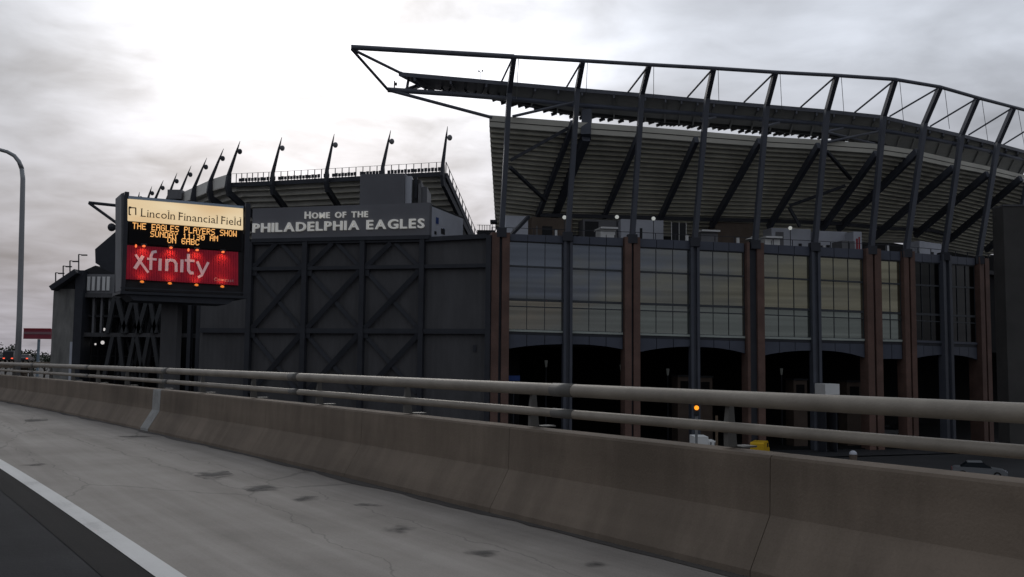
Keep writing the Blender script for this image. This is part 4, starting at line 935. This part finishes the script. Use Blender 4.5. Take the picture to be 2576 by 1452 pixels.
p0, p1 = sline(354.5, 545, 606, 568); write('Lincoln Financial Field', p0, p1, (SP(355, 524, 0) - SP(355, 544.5, 0)).length, SN, .03, INK, sg, bold=-.004, gap=.115, space=.22, serif=.038)
# square emblem left of the name
lg = MB(); 
def lbar(xa, ya, xb, yb, w):
    lg.beam(SP(xa, ya, .04), SP(xb, yb, .04), .03, w, SN)
lbar(325, 521.5, 325, 540.5, .10); lbar(324, 521.8, 330, 522.3, .16); lbar(341.5, 523, 341.5, 541, .09); lbar(330, 522.5, 342.3, 523.5, .08); lbar(325, 540, 329.5, 540.4, .09)
lg.obj('emblem', INK, sg)
# amber dot-matrix text
FONT = {'T': '11111 00100 00100 00100 00100 00100 00100', 'H': '10001 10001 10001 11111 10001 10001 10001', 'E': '11111 10000 10000 11110 10000 10000 11111', 'A': '01110 10001 10001 11111 10001 10001 10001', 'G': '01110 10001 10000 10111 10001 10001 01110', 'L': '10000 10000 10000 10000 10000 10000 11111', 'S': '01111 10000 10000 01110 00001 00001 11110', 'P': '11110 10001 10001 11110 10000 10000 10000', 'Y': '10001 10001 01010 00100 00100 00100 00100', 'R': '11110 10001 10001 11110 10100 10010 10001', 'O': '01110 10001 10001 10001 10001 10001 01110', 'W': '10001 10001 10001 10101 10101 11011 10001', 'U': '10001 10001 10001 10001 10001 10001 01110', 'N': '10001 11001 10101 10011 10001 10001 10001', 'D': '11110 10001 10001 10001 10001 10001 11110', '1': '00100 01100 00100 00100 00100 00100 01110', ':': '00000 00100 00100 00000 00100 00100 00000', '3': '11110 00001 00001 01110 00001 00001 11110', '0': '01110 10001 10011 10101 11001 10001 01110', 'M': '10001 11011 10101 10101 10001 10001 10001', '6': '01110 10000 10000 11110 10001 10001 01110', 'B': '11110 10001 10001 11110 10001 10001 11110', 'C': '01110 10001 10000 10000 10000 10001 01110'}
sface(323, 558, 612, 608, 581, 632, -.05, .18, 'display_panel', M['black'])
AMB = emis('amber_led', (1.0, .50, .16), 1.0)
def led(text, xa, ya, xb, yb, H):
    p0, p1 = SP(xa, ya, -.045), SP(xb, yb, -.045); n_ = len(text) * 6 - 1; ux = (p1 - p0) / n_; vz = Vector((0, 0, H / 7))
    for i, ch in enumerate(text):
        if ch == ' ': continue
        m = MB()
        for r_, row in enumerate(FONT[ch].split()):
            for c_, bit in enumerate(row):
                if bit == '1':
                    o_ = p0 + ux * (i * 6 + c_) + vz * (6 - r_); m.hexa([o_, o_ + ux * .86, o_ + ux * .86 + vz * .86, o_ + vz * .86], [o_ + SN * .05, o_ + ux * .86 + SN * .05, o_ + ux * .86 + vz * .86 + SN * .05, o_ + vz * .86 + SN * .05])
        m.obj('letter', AMB, sg)
Hh = (SP(335, 559, 0) - SP(335, 575, 0)).length
led('THE EAGLES PLAYERS SHOW', 333, 575.5, 595, 596, Hh); led('SUNDAY 11:30 AM', 378, 595.5, 548, 607.5, Hh * .92); led('ON 6ABC', 421, 611, 501, 617.5, Hh * .95)
# red advertising panel of thin vertical slats
for k_ in range(46):
    u0, u1 = k_ / 46, (k_ + .86) / 46
    xa, xb = 313 + (600 - 313) * u0, 313 + (600 - 313) * u1
    f0 = lambda x: 616.5 + (634.5 - 616.5) * (x - 313) / 287; f1 = lambda x: 702 + (718 - 702) * (x - 313) / 287
    sface(xa, f0(xa), f1(xa), xb, f0(xb), f1(xb), -.03, .16, 'slat', M['litred'])
def xletters():
    m_ = mat('pale_pink_lettering', (.55, .46, .50), .6, var=.06, emit=(.5, .36, .40), estr=.25)
    def SPx(x, y, off=-.01): return SP(x, y - 4, off)
    def st(pts, w=.30):
        m = MB(); w *= .74
        for i in range(len(pts) - 1): m.beam(SPx(*pts[i], off=-.01), SPx(*pts[i + 1], off=-.01), .06, w, SN)
        for q_ in pts[1:-1]:
            c_ = SPx(*q_, off=-.01); m.tube([c_ - SN * .028, c_ + SN * .029], w / 2, 10)
        m.obj('letter', m_, sg)
    st([(341, 644.5), (354, 664), (373, 690)], .25); MB().beam(SPx(360, 648, .0), SPx(339, 680, .0), .05, .27, SN).obj('letter_stroke', m_, sg)
    st([(379, 683), (380, 648), (384, 638.5), (394, 637)], .30); MB().beam(SPx(370, 655, 0), SPx(394, 657, 0), .05, .18, SN).obj('letter_stroke', m_, sg)
    st([(402, 685), (403, 655)], .33)
    st([(419, 686), (420, 656)], .33); st([(420, 663), (428, 658), (438, 660), (443, 668), (443, 688)], .30)
    st([(457, 689), (458, 657)], .33)
    st([(474, 643), (474, 684), (479, 691), (487, 691)], .32); MB().beam(SPx(465, 659, 0), SPx(489, 661, 0), .05, .20, SN).obj('letter_stroke', m_, sg)
    st([(496, 662), (509, 693)], .30); st([(524, 664), (507, 697), (499, 700)][:2] + [(498, 702)], .28)
xletters()
p0, p1 = sline(538, 706.5, 588, 710, -.02); write('Comcast', p0, p1, .30, SN, .02, mat('faint_lettering', (.62, .34, .36), .7, var=0), sg, bold=.01, gap=.1)
# lamps above and below the red panel
BULB = emis('warm_lamp', (1.0, .20, .06), 1.1); BULB2 = emis('amber_lamp', (1.0, .26, .04), .75)
def slamp(x, y, up):
    p = SP(x, y, .30); q_ = SP(x, y, -.02); m = MB(); m.beam(q_, p, .08).tube([p - SU * .22, p + SU * .22], .10, 8)
    o = m.obj('flood_lamp', M['steel_dark'], sg)
    MB().ball(p + Vector((0, 0, -.10 if up else .12)), .15 if up else .17, 8, 6, .7).obj('bulb', BULB if up else BULB2, o)
    l = bpy.data.lights.new('flood_light', 'SPOT'); l.energy = 38 if up else 22; l.color = (1, .30, .12); l.spot_size = math.radians(115); l.spot_blend = .9; l.shadow_soft_size = .12
    lo = bpy.data.objects.new('flood_light', l); lo.location = p + SN * .25 + Vector((0, 0, -.22 if up else .3)); COL.objects.link(lo)
    lo.rotation_euler = (-SN * .8 + Vector((0, 0, -1 if up else 1))).to_track_quat('-Z', 'Y').to_euler(); lo.parent = sg; lo.matrix_parent_inverse = Matrix.Translation(-WLOC[sg.name])
for x, y in ((362, 616), (430, 620), (496, 626), (561, 631)): slamp(x, y, True)
for x, y in ((357, 713), (427, 717), (494, 721), (559, 725)): slamp(x, y, False)
for x, y in ((342, 619), (474, 629)): MB().ball(SP(x, y, .05), .09, 6, 5, 1.6).obj('indicator_lamp', BULB, sg)
# posts, catwalk, pole
def spost(x, y0, y1, back, w, name='post'):
    p = SP(x, (y0 + y1) / 2); z0, z1 = SP(x, y1).z, SP(x, y0).z; p = p - SN * back
    MB().beam(Vector((p.x, p.y, z0)), Vector((p.x, p.y, z1)), w, w * .9, SU).obj(name, M['steel_dark'], sg)
spost(315, 482, 733, .15, .32); spost(621, 511, 746, .15, .42); spost(315, 479, 735, 3.7, .32); spost(621, 506, 750, 3.7, .32)
sface(305, 487, 730, 313, 484, 733, -.35, 3.1, 'side_panel', M['grey'])
a, b = SP(303, 732, .35), SP(622, 745, .35); MB().hexa([a, b, b - SN * 4.4, a - SN * 4.4], [p + Vector((0, 0, -.22)) for p in (a, b, b - SN * 4.4, a - SN * 4.4)]).obj('catwalk', M['truss'], sg)
a2, b2 = SP(318, 738, .1), SP(598, 751, .1); MB().hexa([a2, b2, b2 - SN * 3.8, a2 - SN * 3.8], [p + Vector((0, 0, -.55)) for p in (a2 + SU * .6, b2 - SU * .9, b2 - SU * .9 - SN * 3.8, a2 + SU * .6 - SN * 3.8)]).obj('under_tray', M['steel_dark'], sg)
a, b = SP(303, 724, .37), SP(620, 737, .37); MB().beam(a, b, .05, .10).obj('catwalk_edge', M['truss'], sg)
p = (SP(447, 760) - SN * 2.2); MB().box(p.x - .68, p.x + .68, p.y - .6, p.y + .6, GZ, SP(447, 748).z - .1).obj('pole', M['wall'], sg)

# ------------------------------------------------------------------ far left: billboard, ramp with cars, trees
bb = thing('billboard', at_y(95, 905, 230), 'red billboard on a thin post beyond the street lamp', 'billboard')
pxbox(59, 827, 128, 853, 230, .6, 'panel', mat('faded_red', (.30, .05, .075), .6, var=.1), bb); pxbox(60, 835, 128, 841, 229.9, .08, 'stripe', mat('dusty_pink', (.28, .16, .18), .6, var=.1), bb); pxbox(59, 826, 128, 829, 229.85, .1, 'top_trim', M['red'], bb)
pxbox(93, 853.5, 98, 905, 230.2, .5, 'post', mat('pale_blue_steel', (.22, .28, .33), .6, var=.1), bb, zb=GZ)
A, B = at_y(-900, 902, 172), at_y(88, 902, 172)
rp = MB().plan(A, B, -5, 6, A.z - 1, A.z).plan(A + Vector((2, 0, 0)), A + Vector((3.2, 0, 0)), 0, 1.5, GZ, A.z - 1.01).plan(B - Vector((3.2, 0, 0)), B - Vector((2, 0, 0)), 0, 1.5, GZ, A.z - 1.01).obj('ramp', M['barrier'], kind='structure')
RZ = A.z
TAIL = emis('tail_lamp', (1.0, .12, .06), 1.3)
def car(loc, rz, body_m, label, name='parked_car', cat='car', group=None, lights=None, kind='sedan', scale=1.0):
    o = thing(name, loc, label, cat, group)
    Lh, Wh = 2.2, .88
    def P_(m): m.v = [Vector((v.x * scale, v.y * scale, v.z * scale)) for v in m.v]; m.v = [Matrix.Rotation(rz, 3, 'Z') @ v + Vector(loc) for v in m.v]; return m
    side = {'sedan': [(-2.2, .35), (-2.2, .78), (-1.95, .92), (-1.35, .96), (.95, .93), (1.95, .80), (2.2, .62), (2.2, .35)], 'van': [(-2.5, .4), (-2.5, 1.95), (-2.3, 2.1), (1.1, 2.1), (1.75, 1.25), (2.45, 1.05), (2.5, .4)]}[kind]
    P_(MB().prism([(x, -Wh, z) for x, z in side], (0, 2 * Wh, 0))).obj('body', body_m, o)
    if kind == 'sedan':
        cabn = [(-1.5, .955), (-.95, 1.38), (.25, 1.42), (1.0, .935)]
        P_(MB().prism([(x, -Wh * .86, z) for x, z in cabn], (0, 2 * Wh * .86, 0))).obj('window_band', M['carglass'], o)
        P_(MB().hexa([(-.98, -.70, 1.385), (.28, -.70, 1.425), (.28, .70, 1.425), (-.98, .70, 1.385)], [(-.90, -.66, 1.45), (.2, -.66, 1.48), (.2, .66, 1.48), (-.90, .66, 1.45)])).obj('roof', body_m, o)
    else:
        for sy in (-1, 1): P_(MB().hexa([(.2, sy * (Wh + .004), 1.3), (1.3, sy * (Wh + .004), 1.3), (1.0, sy * (Wh + .004), 1.85), (.2, sy * (Wh + .004), 1.85)], [(.2, sy * (Wh + .012), 1.3), (1.3, sy * (Wh + .012), 1.3), (1.0, sy * (Wh + .012), 1.85), (.2, sy * (Wh + .012), 1.85)])).obj('side_window', M['carglass'], o)
        P_(MB().hexa([(1.16, -.75, 2.03), (1.75, -.75, 1.29), (1.75, .75, 1.29), (1.16, .75, 2.03)], [(1.19, -.75, 2.05), (1.78, -.75, 1.31), (1.78, .75, 1.31), (1.19, .75, 2.05)])).obj('windscreen', M['carglass'], o)
    for wx in (-1.35, 1.4):
        for wy in (-1, 1):
            w_ = P_(MB().tube([(wx, wy * (Wh - .2), .33), (wx, wy * (Wh + .02), .33)], .33, 14)).obj('wheel', M['rubber'], o)
            P_(MB().tube([(wx, wy * (Wh + .021), .33), (wx, wy * (Wh + .03), .33)], .19, 10)).obj('rim', M['grey'], w_)
    for sy in (-1, 1):
        P_(MB().box(-2.215 if kind == 'sedan' else -2.515, -2.19 if kind == 'sedan' else -2.49, sy * .68 - .17, sy * .68 + .17, .62, .82)).obj('tail_light', lights or M['red'], o)
        P_(MB().box(2.19 if kind == 'sedan' else 2.49, 2.215 if kind == 'sedan' else 2.515, sy * .62 - .18, sy * .62 + .18, .55, .7)).obj('headlight', M['pale'], o)
    return o
M['carpaint'] = mat('dark_car_paint', (.03, .032, .04), .3, var=0, spec=.6); M['silver'] = mat('silver_car_paint', (.24, .25, .26), .3, metal=.4, var=0)
for (x, w_, cm, kd) in ((8, 'dark sedan with red tail lights at the left edge on the far ramp', 'carpaint', 'sedan'), (30, 'dark van with red tail lights left of the street lamp on the far ramp', 'carpaint', 'van'), (66, 'dark sedan with red tail lights right of the street lamp on the far ramp', 'carpaint', 'sedan')):
    p = at_y(x, 890, 171); car((p.x, p.y, RZ), math.pi / 2 + .25, M[cm], w_, 'car', 'car', 'cars queued on the far ramp', TAIL, kd)
LEAF = mat('dark_foliage', (.045, .055, .035), .8, var=.4, scale=1.5); BARK = mat('bark', (.06, .05, .04), .9, var=.2)
def tree(x, Y, h, r, label):
    b = at_y(x, 900, Y); o = thing('tree', (b.x, b.y, GZ), label, 'tree', 'trees beyond the far ramp')
    m = MB().tube([(b.x, b.y, GZ), (b.x + .2, b.y, GZ + h * .5), (b.x, b.y, GZ + h * .9)], [.35, .25, .06], 7)
    for k_ in range(5):
        t_ = k_ * 1.3; m.tube([(b.x, b.y, GZ + h * (.35 + .08 * k_)), (b.x + r * .7 * math.cos(t_), b.y + r * .7 * math.sin(t_), GZ + h * (.6 + .06 * k_))], [.12, .04], 5)
    m.obj('trunk', BARK, o); c = MB()
    lobes = [(random.gauss(0, r * .4), random.gauss(0, r * .4), GZ + h * random.uniform(.5, .92), r * random.uniform(.3, .5)) for _ in range(9)]
    for k_ in range(900):
        lx, ly, lz, lr = random.choice(lobes); d = Vector((random.gauss(0, 1), random.gauss(0, 1), random.gauss(0, .8))).normalized() * lr * random.uniform(.5, 1.1)
        p = Vector((b.x + lx, b.y + ly, lz)) + d; u = Vector((random.gauss(0, 1), random.gauss(0, 1), random.gauss(0, 1))).normalized(); v = u.orthogonal().normalized(); s_ = random.uniform(.15, .38)
        c.add([p - u * s_, p + v * s_ * .6, p + u * s_, p - v * s_ * .6], [(0, 1, 2, 3)])
    c.obj('crown', LEAF, o)
for i, (x, Y, h, r, w_) in enumerate(((-30, 250, 13, 5, 'dark bushy tree at the left edge beyond the far ramp'), (14, 262, 12, 4.5, 'low dark tree just left of the street lamp beyond the ramp'), (42, 255, 12.5, 5, 'dark tree directly behind the street lamp foot'), (76, 262, 11.5, 4.5, 'low dark tree under the left half of the red billboard'), (112, 258, 11, 4.5, 'low dark tree under the right half of the red billboard'))): tree(x, Y, h, r, w_)

# ------------------------------------------------------------------ street below, seen between the rails
street = MB().add([Vector((F(x, 700).x, F(x, 700).y - o, GZ + .006)) for x, o in ((900, 14), (2560, 14), (2560, 60), (900, 52))], [(0, 1, 2, 3)]).obj('street', M['street'], kind='structure')
MB().add([Vector((F(x, 700).x, F(x, 700).y - o, GZ + .12)) for x, o in ((900, 1.2), (2560, 1.2), (2560, 13.8), (900, 13.8))], [(0, 1, 2, 3)]).obj('pavement', M['dark'], kind='structure')
for k_ in range(9):
    a = F(1000 + 170 * k_, 700); b = F(1000 + 170 * k_ + 75, 700)
    MB().plan((a.x, a.y - 33), (b.x, b.y - 33), 0, .14, GZ + .008, GZ + .012).obj('lane_marking', M['line'], street)
# amber signal
p = at_y(1752, 1026, 62); sgn = thing('traffic_signal', (p.x, p.y, GZ), 'traffic signal with its amber lamp lit, between the two railing pipes', 'traffic light')
MB().tube([(p.x + .05, p.y + .3, GZ), (p.x + .05, p.y + .3, p.z + .1)], .09, 8).obj('pole', M['steel_galv'], sgn)
MB().box(p.x - .18, p.x + .18, p.y, p.y + .2, p.z - .55, p.z + .55).obj('housing', M['steel_dark'], sgn)
for dz, mm_ in ((.36, M['red']), (0, emis('amber_signal', (1.0, .30, .02), 1.5)), (-.36, M['dark'])):
    MB().tube([(p.x, p.y - .09, p.z + dz), (p.x, p.y - .01, p.z + dz)], .15, 12).obj('lens', mm_, sgn)
MB().tube([at_y(1803, 1125, 66), at_y(1803, 1046, 66)], .09, 8).obj('timber_pole', mat('weathered_wood', (.17, .12, .08), .8, var=.2), None, label='thin brown pole right of the white truck below the lower rail', cat='pole')
# white box truck
def ground_y(px, py_top, h):      # depth at which something h tall on the ground reaches the picture row
    d = ray(px, py_top); return (GZ + h - HC) / d.z * d.y
Yt = ground_y(1775, 1099, 3.3); A, B = at_y(1747, 1110, Yt), at_y(1802, 1110, Yt); d = B - A
tk = thing('box_truck', ((A.x + B.x) / 2, Yt, GZ), 'white box truck below the lower rail, under the amber signal', 'truck')
MB().plan(A, A + d * .64, 0, 2.3, GZ + .9, GZ + 3.3).obj('cargo_box', M['white'], tk); MB().plan(A + d * .66, B, .1, 2.2, GZ + .6, GZ + 2.9).obj('cab', M['white'], tk)
MB().plan(A + d * .74, A + d * .78, .06, .095, GZ + .9, GZ + 2.8).plan(A + d * .93, A + d * .96, .06, .095, GZ + .9, GZ + 2.8).obj('cab_trim', M['black'], tk)
MB().plan(A + d * .645, A + d * .655, .2, 2.1, GZ + .9, GZ + 2.6).obj('red_lamp', M['red'], tk)
MB().plan(A, B, .15, 2.1, GZ + .5, GZ + .89 if False else GZ + .58).obj('chassis', M['dark'], tk)
for u in (.15, .3, .85):
    q_ = A + d * u; MB().tube([(q_.x, q_.y + .05, GZ + .45), (q_.x, q_.y + .35, GZ + .45)], .45, 12).obj('wheel', M['rubber'], tk)
def car_px(x, ytop, rz, m_, label, h=1.48, kind='sedan', sc=1.0):
    Y = ground_y(x, ytop, h * sc); p = at_y(x, ytop, Y); return car((p.x, p.y, GZ + .01), rz, m_, label, 'car', 'car', None, None, kind, sc)
car_px(1912, 1110, 1.15, M['yellow'], 'yellow van below the lower rail, right of the white truck', 2.1, 'van', .8)
car_px(2235, 1071, -.3, M['silver'], 'pale silver car between the two railing pipes at right', 1.48)
car_px(2462, 1160, -.4, M['silver'], 'pale silver car just above the barrier top at the far right', 1.48)
car_px(2030, 1079, .2, M['carpaint'], 'dark car between the pipes, right of the signal', 1.48)
Yd = ground_y(2146, 1133, 1.25); p = at_y(2146, 1133, Yd); db = thing('domed_bin', (p.x, p.y, GZ), 'small domed tan bin just above the barrier top, right of the yellow van', 'bin')
MB().tube([(p.x, p.y, GZ), (p.x, p.y, GZ + .85)], [.36, .4], 12).obj('body', M['tan'], db); MB().ball((p.x, p.y, GZ + .86), .40, 12, 8, .95).obj('dome_lid', M['pale'], db, smooth=True)
p = at_y(798, 1010, 60); ds = thing('marker_post', (p.x, p.y, GZ), 'small white marker on a thin post between lower rail and barrier at left', 'marker')
MB().box(p.x - .10, p.x + .10, p.y - .03, p.y, p.z - .25, p.z + .2).obj('plate', M['white'], ds); MB().box(p.x - .03, p.x + .03, p.y + .001, p.y + .06, GZ, p.z + .15).obj('post', M['steel_dark'], ds)
